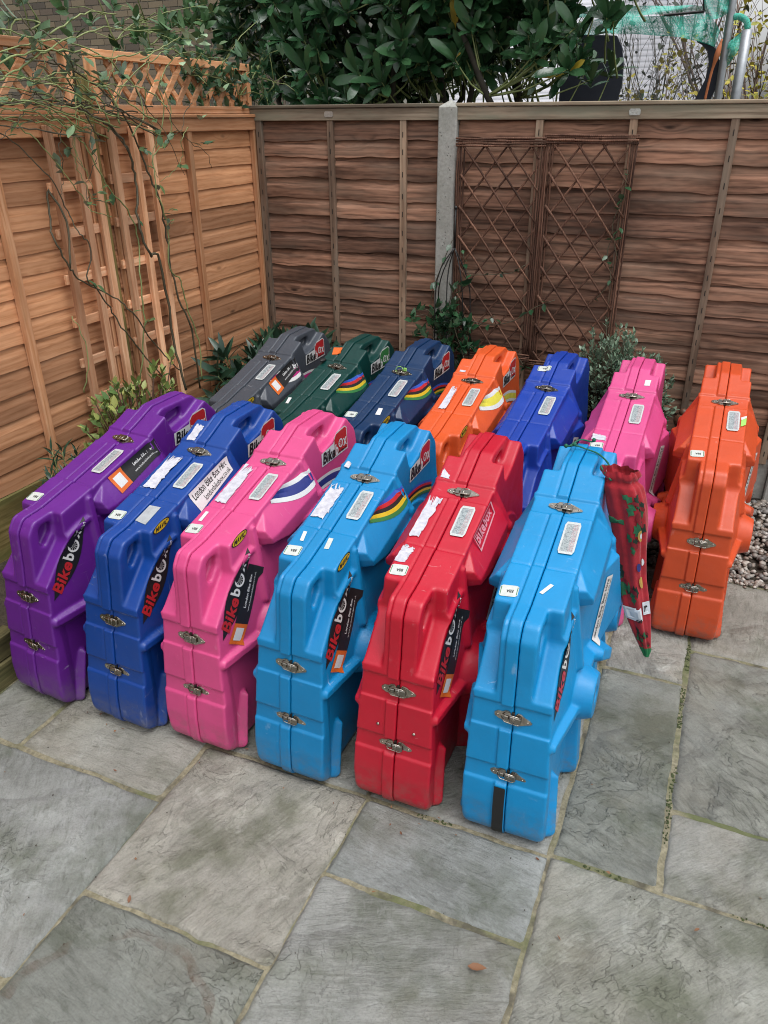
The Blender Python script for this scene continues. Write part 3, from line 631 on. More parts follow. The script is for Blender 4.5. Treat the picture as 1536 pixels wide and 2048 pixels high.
def text_data(s, bold=0.0, shear=0.0):
    k = (s, bold, shear)
    if k not in _TX:
        cu = bpy.data.curves.new('t', 'FONT'); cu.body = s; cu.size = 1; cu.offset = bold; cu.shear = shear; cu.resolution_u = 3; cu.space_character = 1.0+bold*1.5
        o = bpy.data.objects.new('t', cu); COL.objects.link(o); bpy.context.view_layer.update(); me = bpy.data.meshes.new_from_object(o)
        bm = bmesh.new(); bm.from_mesh(me); bmesh.ops.triangulate(bm, faces=bm.faces[:]); bm.verts.index_update()
        V = [v.co.copy() for v in bm.verts]; Fc = [[q.index for q in f.verts] for f in bm.faces]; bm.free()
        bpy.data.objects.remove(o); bpy.data.curves.remove(cu); bpy.data.meshes.remove(me)
        x0, x1 = min(v.x for v in V), max(v.x for v in V); y0, y1 = min(v.y for v in V), max(v.y for v in V)
        _TX[k] = ([((v.x-x0)/(x1-x0), (v.y-y0)/(y1-y0)) for v in V], Fc)
    return _TX[k]
def text_on(s, f, u0, v0, u1, v1, mat, parent, bold=0.0, shear=0.0, name='lettering', rot=0):
    V, Fc = text_data(s, bold, shear); out = []
    for a, b in V:
        if rot == 180: a, b = 1-a, 1-b
        out.append(f(u0+(u1-u0)*a, v0+(v1-v0)*b))
    return link(name, mesh(name, out, Fc), mat, parent)
# sticker materials
INK = flat('black_print', (.012, .012, .013), .45, var=0); WHITE = flat('white_print', (.60, .60, .60), .45, var=.04); RED = flat('red_print', (.42, .018, .022), .4, var=.1)
GREENP = flat('green_print', (.03, .16, .045), .4, var=.1); YEL = flat('yellow_print', (.55, .38, .02), .4, var=.08); ORP = flat('orange_print', (.60, .12, .015), .45, var=.1)
GOLD = flat('pale_yellow_print', (.62, .55, .06), .4); LIME = flat('lime_print', (.30, .62, .12), .4); NAVYP = flat('navy_print', (.025, .035, .18), .4); SKYP = flat('blue_print', (.03, .09, .42), .4); MAG = flat('magenta_print', (.38, .02, .16), .4); GREYT = flat('grey_tape', (.34, .36, .38), .5, var=.15, bump=.3)
t = NT('silver_label'); v = t.N('TexCoord').outputs['UV']; vm = t.N('Mapping', {'Vector': v, 'Scale': (14, 34, 1)}).outputs[0]
ln = t.ramp(t.noise(vm, 1.0, 5, .8), [(.50, 0.0), (.56, 1.0)]); vo = t.coord(); cr = t.noise(vo, 130, 5, .7, .8)
c = t.ramp(cr, [(.35, (.22, .26, .28)), (.6, (.42, .47, .48))])
u_, v_u, _z = [t.N('SeparateXYZ', {'Vector': v}).outputs[i] for i in range(3)]
inr = t.math('MULTIPLY', t.math('MULTIPLY', t.math('GREATER_THAN', u_, .12), t.math('LESS_THAN', u_, .88)), t.math('MULTIPLY', t.math('GREATER_THAN', v_u, .07), t.math('LESS_THAN', v_u, .93)))
redz = t.math('MULTIPLY', t.math('GREATER_THAN', u_, .55), inr)
c = t.mix(inr, (.50, .53, .53), c); c = t.mix(t.math('MULTIPLY', t.math('MULTIPLY', ln, inr), .65), c, t.mix(redz, (.06, .07, .08), (.45, .12, .13)))
t.set(color=c, rough=t.ramp(cr, [(.3, .18), (.7, .45)]), metal=.1, normal=t.bump(cr, .5, .0025)); SILVER = t.m
t = NT('torn_paper'); v = t.coord(); n = t.noise(v, 60, 5, .7); c = t.ramp(n, [(.3, (.36, .36, .42)), (.6, (.54, .54, .60))])
t.set(color=c, rough=.8, normal=t.bump(n, .4, .002)); TORN = t.m
BAG_TAG = flat('pale_label', (.50, .53, .51), .4, var=.1)
CHROME = None
t = NT('latch_nickel'); v = t.coord(); n = t.noise(v, 70, 4); t.set(color=t.ramp(n, [(.3, (.30, .27, .23)), (.7, (.58, .54, .48))]), metal=1.0, rough=t.ramp(n, [(.3, .12), (.7, .30)])); CHROME = t.m
t = NT('latch_gap_shade'); t.set(color=(.10, .09, .08), metal=.9, rough=.35); GAP_SHADE = t.m
t = NT('latch_worn_steel'); t.set(color=(.30, .28, .25), metal=1.0, rough=.22); LEVM = t.m
# latch: butterfly draw latch, x across the case, y up the band, z outward
def make_latch_meshes():
    m = MB(); 
    L = [(-.006, -.017), (-.018, -.018), (-.026, -.012), (-.040, -.011), (-.052, -.004), (-.053, .006), (-.044, .013), (-.030, .014), (-.024, .019), (-.014, .020), (-.008, .013)]
    R = [(.003, -.020), (.014, -.021), (.024, -.014), (.036, -.009), (.049, -.004), (.051, .001), (.045, .006), (.030, .012), (.020, .019), (.010, .020), (.004, .012)]
    bm = bmesh.new()
    for P in (L, R):
        lo = [bm.verts.new((a, b, 0)) for a, b in P]; hi = [bm.verts.new((a*.985, b*.96, .0026)) for a, b in P]; n = len(P); bm.faces.new(hi); 
        for i in range(n): bm.faces.new((lo[i], lo[(i+1) % n], hi[(i+1) % n], hi[i]))
    bmesh.ops.bevel(bm, geom=[e for e in bm.edges if all(v.co.z > .002 for v in e.verts)], offset=.0009, segments=2, affect='EDGES'); bm.normal_update()
    bmesh.ops.recalc_face_normals(bm, faces=bm.faces[:])
    plate = bpy.data.meshes.new('latch'); bm.to_mesh(plate); bm.free(); plate.materials.append(CHROME)
    m = MB(); m.box((-.010, -.0105, .003), (.021, .0095, .0105), ch=.0022); m.box((-.003, -.0035, .0105), (.006, .0035, .0120), ch=.0006); m.box((-.026, -.008, .003), (-.012, .006, .0075), ch=.002)
    lev = mesh('lever', m.v, m.f); lev.materials.append(LEVM)
    m = MB()
    for y in (-.0125, .0125):
        m.tube([(-.030, y*.55, .004), (-.022, y, .0085), (.012, y, .0100), (.020, y*.6, .008)], .0014, 6)
    m.tube([(-.030, -.007, .004), (-.034, 0, .0045), (-.030, .007, .004)], .0014, 6); m.tube([(.002, -.012, .0108), (.002, .012, .0108)], .0016, 6)
    bail = mesh('wire_bail', m.v, m.f); bail.materials.append(CHROME); bail.polygons.foreach_set('use_smooth', [True]*len(bail.polygons))
    m = MB(); m.sphere((0, 0, 0), .0032, 8, 4, sc=(1, 1, .6)); rv = mesh('rivet', m.v, m.f); rv.materials.append(CHROME); rv.polygons.foreach_set('use_smooth', [True]*len(rv.polygons))
    m = MB(); m.box((-.0062, -.019, -.002), (.0018, .019, .0022)); gap = mesh('shadow_gap_plate', m.v, m.f); gap.materials.append(GAP_SHADE)  # dark plate added under the lever, standing in for shade in the gap
    return plate, lev, bail, rv, gap
LPLATE, LLEV, LBAIL, LRIV, LGAP = make_latch_meshes()
def add_latch(case, s, z, nrm, rnd):
    n = Vector(nrm).normalized(); x = Vector((1, 0, 0)); y = n.cross(x); Mx = Matrix((x, y, n)).transposed().to_4x4(); Mx = Mx @ Matrix.Rotation(rnd.uniform(-.05, .05), 4, 'Z'); Mx.translation = Vector((.001, s, z))
    o = bpy.data.objects.new('latch', LPLATE); COL.objects.link(o); o.parent = case; o.matrix_local = Mx
    inst('lever', LLEV, o); inst('wire_bail', LBAIL, o); inst('gap_shade_plate', LGAP, o)  # the dark plate is added as gap shade between the latch halves
    for p in ((-.043, .001), (.039, 0)): inst('rivet', LRIV, o, (p[0], p[1], .0030))
    return o
POSE = dict(cyan=(-.9696, 1.5348, .01376, .01505), red=(-.6370, 1.5527, .00369, .01342), cyan2=(-.3004, 1.5665, .01343, -.0216), blue=(-1.6151, 1.5164, .01668, .0372), purple=(-1.9698, 1.5184, .08185, .02448),
  orange=(.1041, 2.7656, .00474, -.01123), blue2=(-.6404, 2.6769, .06072, -.00374), pink2=(-.2627, 2.7050, .02109, -.01213), grey=(-1.9819, 2.6500, .04111, .01552), green=(-1.6426, 2.6350, .08776, .00925),
  orange2=(-.9482, 2.6567, .04566, -.0157), navy=(-1.3183, 2.6584, .06463, .01511), pink=(-1.3064, 1.5366, .05429, -.01746))
CCOL = dict(purple=(.11, .013, .22), blue=(.002, .045, .25), pink=(.57, .062, .205), cyan=(.001, .195, .45), red=(.44, .006, .024), cyan2=(.001, .222, .50), grey=(.052, .06, .075), green=(.001, .036, .031), navy=(.003, .026, .085),
  orange2=(.60, .085, .018), blue2=(.005, .038, .30), pink2=(.57, .066, .22), orange=(.53, .065, .016))
CLAB = dict(purple='purple hard bike case at the left end of the front row', blue='royal blue hard bike case in the front row with a white web address strip', pink='bright pink hard bike case in the front row with a blue and white stripe',
  cyan='light blue hard bike case in the front row with a torn white sticker on top', red='red hard bike case in the front row between two light blue ones', cyan2='light blue hard bike case with black tape and a red cloth sack hanging on it',
  grey='dark grey hard bike case in the back row beside the left fence', green='dark green hard bike case with a small orange sticker near its handle', navy='navy blue hard bike case in the back row with a green tie on its latch',
  orange2='orange hard bike case in the middle of the back row with a yellow stripe', blue2='royal blue hard bike case in the back row in front of the shrub', pink2='pink hard bike case in the back row behind the red cloth sack', orange='orange hard bike case standing alone at the right beside the pebbles')
Q_SIL = [(.474, .016), (.476, .061), (.350, .064), (.348, .018)]; Q_BBA = [(.196, -.096), (.202, -.046), (.162, -.043), (.156, -.092)]
def stk_silver(c, q=Q_SIL): patch('silver_label', quad_map(q, 'top', .0018), SILVER, c, 10, 10, 1)
def stk_bba(c, q=Q_BBA, flip=True):
    o = patch('serial_label', quad_map(q, 'top', .0018), BAG_TAG, c, 8, 8, 1); f = quad_map(q, 'top', .0024)
    text_on('BBA', f, .36, .34, .74, .60, INK, o, .02, rot=180)
    for a in (.04, .92): patch('green_edge', lambda u, v, a=a: f(a+u*.04, .15+v*.7), GREENP, o, 1, 2)
def stk_plain(c, q, mat=WHITE, name='paper_strip', mode='top'): patch(name, quad_map(q, mode, .0018), mat, c, 6, 6)
def stk_torn(c, q, seed, name='torn_label'):
    r = random.Random(seed); f = quad_map(q, 'top', .0016); pts = []
    def jag(a, b, n, amp):
        for k in range(n):
            t_ = k/n; x = a[0]+(b[0]-a[0])*t_; y = a[1]+(b[1]-a[1])*t_; pts.append((min(1, max(0, x+r.uniform(-amp, amp))), min(1, max(0, y+r.uniform(-amp, amp)))))
    jag((.05, .04), (.95, .05), 6, .02); jag((.95, .05), (.9, .9), 14, .10); jag((.9, .97), (.1, .92), 16, .16); jag((.06, .95), (.04, .05), 12, .04)
    cx_ = sum(p[0] for p in pts)/len(pts); 
    try: polypatch(name, pts, f, TORN, c)
    except Exception: patch(name, f, TORN, c)
def ell(n=24): return [(.5+.5*math.cos(2*math.pi*k/n), .5+.5*math.sin(2*math.pi*k/n)) for k in range(n)]
def stk_oval(c):
    q = [(.158, .716), (.240, .728), (.232, .694), (.150, .683)]; f = quad_map(q, 'side', .0016)
    o = polypatch('oval_sticker', ell(), f, INK, c); f2 = quad_map(q, 'side', .0022); polypatch('yellow_face', [(.5+(a-.5)*.9, .5+(b-.5)*.84) for a, b in ell()], f2, YEL, o)
    f3 = quad_map(q, 'side', .0030); text_on('MAVIC', f3, .14, .26, .86, .74, INK, o, .03, .15)
def stk_logo(c, patchmat=RED):
    q = [(.70, .84), (.89, .84), (.89, .74), (.70, .74)]; f = quad_map(q, 'side', .0016); g = quad_map(q, 'side', .0024); h = quad_map(q, 'side', .0032)
    o = polypatch('logo_sticker', [(0, .0), (.0, .50), (.46, .60), (.50, .80), (.60, .95), (.90, 1.0), (.985, .90), (1.0, .06), (.5, .02)], f, WHITE, c)
    polypatch('patch_shape', [(.49, .10), (.49, .72), (.57, .88), (.90, .96), (.96, .88), (.975, .12)], g, patchmat, o)
    text_on('Bike', h, .03, .06, .50, .50, INK, o, .035, .2); text_on('b', h, .51, .10, .62, .52, WHITE, o, .03); text_on('x', h, .82, .26, .95, .56, WHITE, o, .03)
    m = MB(); pts = [(.72+.085*math.cos(a), .45+.17*math.sin(a)) for a in np.linspace(0, 2*math.pi, 17)]
    v = []; 
    for a in np.linspace(0, 2*math.pi, 17): v += [h(.72+.085*math.cos(a), .45+.17*math.sin(a)), h(.72+.060*math.cos(a), .45+.12*math.sin(a))]
    fs = [(2*i, 2*i+1, 2*i+3, 2*i+2) for i in range(16)]; b0 = len(v)
    for k in range(6):
        a = k*math.pi/3; d = .006; v += [h(.72, .45), h(.72+.06*math.cos(a-.1), .45+.12*math.sin(a-.1)), h(.72+.06*math.cos(a+.1), .45+.12*math.sin(a+.1))]; fs.append((b0+3*k, b0+3*k+1, b0+3*k+2))
    link('wheel_letter', mesh('wheel_letter', v, fs), WHITE, o); text_on('alan', h, .62, .12, .93, .22, INK, o, .02)
def stk_crescent(c, tag_=True):
    a, b = Vector((.045, .425)), Vector((.228, .656)); d = (b-a); L = d.length; d.normalize(); n = Vector((-d.y, d.x))
    def f(u, v, e=.0016): p = a+d*L*u+n*.085*v; return on_side(p.x, p.y, e)
    pts = [(0, .05)]+[(k/10, .05+math.sin(math.pi*k/10)*.50) for k in range(1, 10)]+[(1, .05)]+[(k/10, .05-.42*math.sin(math.pi*k/10)) for k in range(9, 0, -1)]
    o = polypatch('logo_crescent', pts, f, INK, c); g = lambda u, v: f(u, v, .0026)
    text_on('Bike', g, .09, -.16, .46, .36, RED, o, .03, .2); text_on('b', g, .48, -.10, .56, .40, WHITE, o, .03)
    v = []
    for t_ in np.linspace(0, 2*math.pi, 17): v += [g(.65+.075*math.cos(t_), .10+.27*math.sin(t_)), g(.65+.052*math.cos(t_), .10+.19*math.sin(t_))]
    fs = [(2*i, 2*i+1, 2*i+3, 2*i+2) for i in range(16)]; b0 = len(v)
    for k in range(10):
        t_ = k*math.pi/5; v += [g(.65, .10), g(.65+.05*math.cos(t_-.06), .10+.18*math.sin(t_-.06)), g(.65+.05*math.cos(t_+.06), .10+.18*math.sin(t_+.06))]; fs.append((b0+3*k, b0+3*k+1, b0+3*k+2))
    link('wheel_letter', mesh('wheel_letter', v, fs), WHITE, o); text_on('x', g, .74, -.05, .84, .28, WHITE, o, .03)
    text_on('alan', g, .85, -.02, .94, .12, WHITE, o)
def stk_london(c, q):
    f = quad_map(q, 'side', .0030); g = quad_map(q, 'side', .0038)
    o = patch('hire_sticker', lambda u, v: f(.26+u*.74, v), INK, c, 10, 4); o2 = patch('orange_end', lambda u, v: f(u*.26, v), ORP, o, 4, 4)
    patch('white_square', lambda u, v: g(.05+u*.16, .2+v*.6), WHITE, o, 2, 2)
    text_on('London Bike Box', g, .46, .52, .88, .70, WHITE, o, .02, .1); text_on('www.londonbikebox.co.uk', g, .42, .24, .92, .36, WHITE, o)
def stk_hire(c, q, flatw=None):
    f = quad_map(q, 'side', .0024); g = quad_map(q, 'side', .0034)
    if flatw:
        f0 = f; f = lambda u, v: Vector((flatw, *f0(u, v)[1:])); g = lambda u, v: Vector((flatw+.001, *f0(u, v)[1:]))
    o = patch('web_address_strip', f, WHITE, c, 14, 4)
    text_on('London Bike Box Hire', g, .05, .50, .96, .88, INK, o, .012); text_on('londonbikebox.co.uk', g, .22, .12, .96, .40, GREYT if False else INK, o)
def stripes(c, cols, wid=1.0, far=True):
    "curved bands on the flank, from the top edge round to the far wheel bulge"
    n = len(cols)
    def band(fn, name, cols, u0=0.0, k=14):
        o = None
        for i, mt in enumerate(cols):
            v = []
            for j in range(k+1):
                for t_ in (i/n, (i+1)/n): v.append(fn(j/k, t_))
            ob = link(name if o is None else 'colour_band', mesh(name, v, [(2*j, 2*j+1, 2*j+3, 2*j+2) for j in range(k)]), mt, o or c)
            o = o or ob
    def A_(u, t_):
        s = .372+.215*u; z = .812-.018*math.sin(u*2.6)-.060*u*0-.0*u; zz = .800-.052*math.sin(u*1.9)+.035*u; z0 = zz - (.5-t_)*-.0 - t_*.055*wid; return on_side(s, min(z0, top_z(s)-.010), .0016)
    band(A_, 'stripe', cols)
    def B_(u, t_):
        s = .642+.27*u; zz = .735-.03*(1-u)+.018*math.sin(u*3.1)-.07*u; return on_side(s, zz-t_*.048*wid, .0016)
    if far: band(B_, 'stripe', cols)
CASES = {}
def build_case(k):
    x, y, a, l = POSE[k]; rnd = random.Random(k)
    # yaw clockwise from +Y, lean to the right by l
    R = Matrix.Rotation(-a, 4, 'Z') @ Matrix.Rotation(l, 4, 'Y'); R.translation = Vector((x, y, max(0, abs(l)*.11)))
    c = tag(empty('bike_case'), CLAB[k], 'bike case', 'hard bike cases standing in two rows'); c.matrix_world = R; c['_'] = 0; del c['_']
    pm = plastic('moulded_plastic_'+k, CCOL[k])
    for me in (SHELL_R, SHELL_L):
        if not me.materials: me.materials.append(pm)
        o = inst('shell_half', me, c); o.material_slots[0].link = 'OBJECT'; o.material_slots[0].material = pm
    add_latch(c, .0060, .234, (0, -1, .0), rnd); add_latch(c, .0215, .423, (0, -1, .09), rnd); add_latch(c, .5335, .8085, (0, -.29, 1), rnd)
    CASES[k] = c; return c
for k in POSE: build_case(k)
C = CASES
for k in POSE:
    if k not in (): stk_silver(C[k])
for k in ('purple', 'blue', 'pink', 'cyan', 'red', 'cyan2', 'navy', 'pink2', 'orange'): stk_bba(C[k])
stk_bba(C['blue2'], [(.660, -.076), (.664, -.018), (.634, -.018), (.630, -.074)])
for k in ('blue', 'pink', 'cyan', 'grey', 'navy', 'orange2'): stk_oval(C[k])
for k in ('purple', 'blue', 'pink', 'cyan', 'navy', 'grey', 'orange2'): stk_logo(C[k])
stk_logo(C['green'], GREENP)
for k in ('purple', 'blue', 'pink', 'cyan', 'red', 'cyan2'): stk_crescent(C[k])
LQ = [(.355, .748), (.592, .812), (.600, .760), (.372, .690)]
for k in ('purple', 'grey'): stk_london(C[k], LQ)
for k in ('pink', 'cyan', 'red'): stk_london(C[k], [(.062, .405), (.212, .610), (.258, .578), (.112, .372)])
stk_hire(C['blue'], [(.340, .750), (.562, .802), (.566, .752), (.352, .690)])
HQ = [(.425, .425), (.495, .625), (.540, .612), (.470, .410)]
for k in ('cyan2', 'red', 'pink2', 'blue2', 'orange'): stk_hire(C[k], HQ)
stripes(C['pink'], [WHITE, NAVYP, NAVYP, WHITE]); stripes(C['cyan'], [SKYP, RED, INK, YEL, GREENP]); stripes(C['green'], [SKYP, RED, INK, YEL, GREENP]); stripes(C['navy'], [SKYP, RED, INK, YEL, GREENP])
stripes(C['orange2'], [WHITE, GOLD, GOLD, WHITE], 1.1); stripes(C['grey'], [WHITE, MAG, MAG, WHITE])
stk_torn(C['blue'], [(.490, -.088), (.480, -.028), (.318, -.026), (.312, -.082)], 1); stk_torn(C['blue'], [(.650, -.088), (.640, -.050), (.570, -.045), (.565, -.082)], 2)
stk_plain(C['blue'], [(.250, .004), (.253, .046), (.169, .049), (.175, .004)], GREYT, 'grey_tape')
stk_torn(C['pink'], [(.500, -.092), (.492, -.044), (.300, -.040), (.303, -.088)], 3); stk_plain(C['pink'], [(.259, -.082), (.259, -.070), (.214, -.067), (.214, -.080)])
stk_torn(C['cyan'], [(.489, -.092), (.478, -.042), (.322, -.040), (.322, -.092)], 4); stk_torn(C['cyan'], [(.590, -.090), (.580, -.068), (.556, -.068), (.560, -.090)], 5)
stk_plain(C['cyan'], [(.258, .010), (.258, .025), (.214, .031), (.212, .016)], BAG_TAG); stk_plain(C['cyan'], [(.262, -.078), (.262, -.066), (.222, -.058), (.222, -.070)])
stk_torn(C['red'], [(.493, -.094), (.490, -.048), (.310, -.064), (.306, -.096)], 6); stk_torn(C['red'], [(.614, -.094), (.585, -.060), (.572, -.060), (.575, -.092)], 7); stk_torn(C['red'], [(.283, -.096), (.272, -.055), (.208, -.060), (.205, -.098)], 8)
stk_plain(C['cyan2'], [(.232, .030), (.228, .040), (.190, .019), (.194, .009)]); stk_plain(C['green'], [(.252, -.085), (.252, -.068), (.208, -.058), (.208, -.073)])
stk_plain(C['green'], [(.650, -.086), (.658, -.042), (.614, -.028), (.604, -.070)], ORP, 'orange_sticker'); stk_plain(C['navy'], [(.256, .024), (.257, .044), (.208, .055), (.207, .032)])
stk_torn(C['orange2'], [(.480, -.070), (.468, -.040), (.305, -.034), (.300, -.072)], 9); stk_plain(C['pink2'], [(.634, .036), (.636, .059), (.603, .058), (.602, .036)])
stk_torn(C['orange2'], [(.594, -.08), (.592, -.05), (.578, -.05), (.580, -.08)], 13)
stk_torn(C['pink2'], [(.256, -.100), (.250, -.042), (.216, -.042), (.214, -.100)], 10)
stk_plain(C['orange'], [(.420, .068), (.438, .086), (.395, .086), (.380, .068)], LIME, 'lime_tape'); stk_plain(C['orange'], [(.438, .066), (.452, .086), (.439, .086), (.421, .068)], WHITE, 'white_tape')
# outlined badge on the red case flank
f = quad_map([(.360, .762), (.530, .802), (.540, .760), (.372, .712)], 'side', .0016)
fr_ = MB(); b = .03
P4 = lambda u, v: f(u, v)
vv = [P4(0, 0), P4(1, 0), P4(1, 1), P4(0, 1), P4(b, b*3), P4(1-b, b*3), P4(1-b, 1-b*3), P4(b, 1-b*3)]
o = link('outlined_badge', mesh('outlined_badge', vv, [(0, 1, 5, 4), (1, 2, 6, 5), (2, 3, 7, 6), (3, 0, 4, 7)]), flat('faded_pink_print', (.55, .25, .28), .5), C['red'])
text_on('Bikebox', lambda u, v: f(u, v), .08, .22, .92, .80, flat('faded_print', (.50, .20, .24), .5), o, .03)
# black tape down the front of the last light blue case, two screws on the red one, cable tie on the navy one
v = []
for j in range(15):
    zz = .198-.195*j/14; i_ = np.argmin(np.abs(OUT[:, 1]-zz)+np.where(OUT[:, 0] > .3, 9, 0)); ss = float(OUT[i_, 0]) if zz < .13 else 0.0
    q_ = OUT[(OUT[:, 0] < .10) & (OUT[:, 1] < .3)]; q_ = q_[np.argsort(q_[:, 1])]; ss = float(np.interp(zz, q_[:, 1], q_[:, 0]))
    v += [(-.034, ss-.0072, zz-.001*(zz < .05)), (-.002, ss-.0072, zz)]
link('black_tape', mesh('black_tape', v, [(2*j, 2*j+1, 2*j+3, 2*j+2) for j in range(14)]), flat('black_tape', (.01, .01, .01), .5), C['cyan2'], True)
for x in (-.055, .055): inst('screw', LRIV, C['red'], (x, .0025, .30), (math.pi/2, 0, 0), (1.7, 1.7, 1.7))
m = MB(); m.tube([(-.012+.018*math.cos(a), .5335+.006*math.sin(a), .822+.014*math.sin(a)) for a in np.linspace(0, 2*math.pi, 14)], .0013, 5); m.box((.010, .530, .820), (.024, .536, .835), ch=.001); m.build('green_cable_tie', LIME, C['navy'])
m = MB(); m.sphere((0, 0, 0), 1, 12, 6, sc=(.012, .024, .007)); ob = m.build('rubber_stopper', flat('black_rubber', (.012, .012, .012), .6), C['green'], True); ob.location = (-.088, .552, .826)
# ------------------------------------------------------------------ red cloth sack hanging from the last light blue case
t = NT('red_cotton'); v = t.coord(rnd=False); n = t.noise(v, 25, 5, .7)
c = t.mix(t.ramp(n, [(.35, 0.0), (.7, 1.0)]), (.24, .003, .009), (.40, .007, .02)); wv = t.noise(t.coord(scale=(500, 500, 500), rnd=False), 1, 2)
t.set(color=c, rough=.85, normal=t.bump(t.math('ADD', n, t.math('MULTIPLY', wv, .2)), .5, .004)); t.b.inputs['Sheen Weight'].default_value = .2; CLOTH = t.m
HOLLY = flat('holly_print', (.012, .10, .04), .8, var=.35, scale=90); HOLLYD = flat('dark_holly_print', (.004, .02, .012), .8); BERRY = flat('dark_red_print', (.16, .004, .01), .8); BAUB = flat('gold_print', (.42, .26, .06), .7, var=.3); CREAM = flat('cream_print', (.55, .58, .62), .8, var=.1); GRN_T = flat('green_hem_cloth', (.01, .16, .055), .85, var=.2)
SY = 2.25
rows = [(938, 1205, 1268), (948, 1204, 1272), (958, 1207, 1272), (968, 1205, 1277), (985, 1209, 1281), (1010, 1213, 1285), (1045, 1221, 1287), (1080, 1227, 1286), (1115, 1231, 1285), (1150, 1236, 1285), (1185, 1241, 1289), (1215, 1246, 1292), (1240, 1255, 1294), (1262, 1264, 1295), (1282, 1273, 1296), (1298, 1281, 1297), (1312, 1287, 1293)]
RW = []
for v_, a, b in rows: A_, B_ = atY(a, v_, SY), atY(b, v_, SY); RW.append(((A_+B_)/2+Vector((.004, 0, 0)), (B_-A_).length/2*1.12))
NR = 64; NC = 56
def sack(t_, th, e=0.0):
    k = t_*(len(RW)-1); i = min(int(k), len(RW)-2); f = k-i; c = RW[i][0].lerp(RW[i+1][0], f); r = RW[i][1]*(1-f)+RW[i+1][1]*f
    fold = 1+.17*math.sin(5*th+2.6*t_)*(.4+.6*t_ if t_ < .9 else 1)+.05*math.sin(11*th-5*t_)+.10*math.exp(-((t_-.04)/.05)**2)*math.sin(19*th)
    neck = 1-.16*math.exp(-((t_-.13)/.04)**2)
    rr = r*fold*neck; dp = .62
    return c+Vector((math.cos(th)*(rr*.98+e), math.sin(th)*(rr*dp+e)-.0, .004*math.sin(7*th)*(1 if t_ < .1 else 0)))
sk = tag(empty('cloth_sack', RW[-1][0]), 'red cotton drawstring sack with holly print hanging by a green cord', 'sack')
o0 = RW[-1][0]
vv = [sack(i/NR, 2*math.pi*j/NC)-o0 for i in range(NR+1) for j in range(NC)]
ff = [(i*NC+j, (i+1)*NC+j, (i+1)*NC+(j+1) % NC, i*NC+(j+1) % NC) for i in range(NR) for j in range(NC)]
me = mesh('sack_cloth', vv, ff); link('sack_cloth', me, CLOTH, sk, True)
me = mesh('green_hem', [sack(t_, 2*math.pi*j/NC, .0015)-o0 for t_ in (.915, .95, 1.0) for j in range(NC)], [(i*NC+j, (i+1)*NC+j, (i+1)*NC+(j+1) % NC, i*NC+(j+1) % NC) for i in range(2) for j in range(NC)]); link('green_hem', me, GRN_T, sk, True)
def on_sack(name, pts, mat, e, c, par=sk, sub=3):
    "polygon in (theta, t) units about c, drawn on the cloth"
    def F(a, b): return sack(min(1, max(0, c[1]+b)), c[0]+a, e)-o0
    n = len(pts); cx_ = sum(p[0] for p in pts)/n; cy_ = sum(p[1] for p in pts)/n; v = [F(cx_, cy_)]; f = []
    for s_ in range(1, sub+1):
        for p in pts: v.append(F(cx_+(p[0]-cx_)*s_/sub, cy_+(p[1]-cy_)*s_/sub))
    for i in range(n): f.append((0, 1+i, 1+(i+1) % n))
    for s_ in range(1, sub):
        for i in range(n): b = 1+(s_-1)*n; f.append((b+i, b+n+i, b+n+(i+1) % n, b+(i+1) % n))
    return link(name, mesh(name, v, f), mat, par)
def holly_leaf(L, wd, rot):
    P = []; 
    for k in range(7): x = k/6; P.append((x*L, wd*math.sin(math.pi*min(.98, x+.02))*(1.0 if k % 2 == 0 else .55)+ (wd*.25 if k % 2 == 0 and 0 < k < 6 else 0)))
    for k in range(5, 0, -1): x = k/6; P.append((x*L, -(wd*math.sin(math.pi*x)*(1.0 if k % 2 == 0 else .55)+(wd*.25 if k % 2 == 0 else 0))))
    c_, s_ = math.cos(rot), math.sin(rot); return [((x*c_-y*s_)*9.0, (x*s_+y*c_)*1.0) for x, y in P]
rr_ = random.Random(5)
# front of the sack faces the camera: theta about -pi/2 (toward -Y), left is -pi .. right 0
for (u, t_, L, w_, n_) in ((-1.05, .27, .075, .022, 4), (-.75, .36, .065, .02, 4), (-2.1, .57, .07, .022, 4), (-1.6, .60, .06, .02, 3), (-1.7, .82, .055, .018, 4), (-.9, .80, .05, .016, 3), (-1.9, .86, .05, .016, 3), (-.65, .30, .05, .016, 3), (-1.35, .43, .045, .014, 3), (-.8, .87, .04, .014, 2)):
    for k in range(n_): on_sack('holly_motif', holly_leaf(L, w_, rr_.uniform(-.6, .9)+k*1.6), HOLLY if k % 3 else HOLLYD, .0026+.0004*k, (u, t_))
    for k in range(3): on_sack('berry_motif', [(.10*math.cos(a)+k*.12, .010*math.sin(a)+.004*k) for a in np.linspace(0, 5.5, 8)], BERRY, .0045, (u, t_))
for (u, t_, r, m_) in ((-.80, .335, 1.0, BERRY), (-.82, .40, .8, BAUB), (-.80, .40, .4, CREAM), (-.5, .50, .5, CREAM), (-.75, .57, .8, BAUB), (-.95, .515, .6, NAVYP)):
    on_sack('bauble_motif', [(.26*r*math.cos(a), .026*r*math.sin(a)) for a in np.linspace(0, 5.8, 12)], m_, .005+.0006*(m_ is CREAM), (u, t_))
on_sack('ribbon_motif', [(-.45, -.008), (.35, -.004), (.35, .014), (-.45, .016)], HOLLY, .003, (-2.05, .355))
on_sack('pale_band', [(-.95, -.012), (0, -.014), (.5, -.018), (.5, .045), (0, .05), (-.95, .048)], CREAM, .003, (-1.55, .685), sub=4)
on_sack('pale_band', [(-.3, -.03), (.35, -.034), (.35, .02), (-.3, .026)], CREAM, .003, (-.55, .675))
o = None
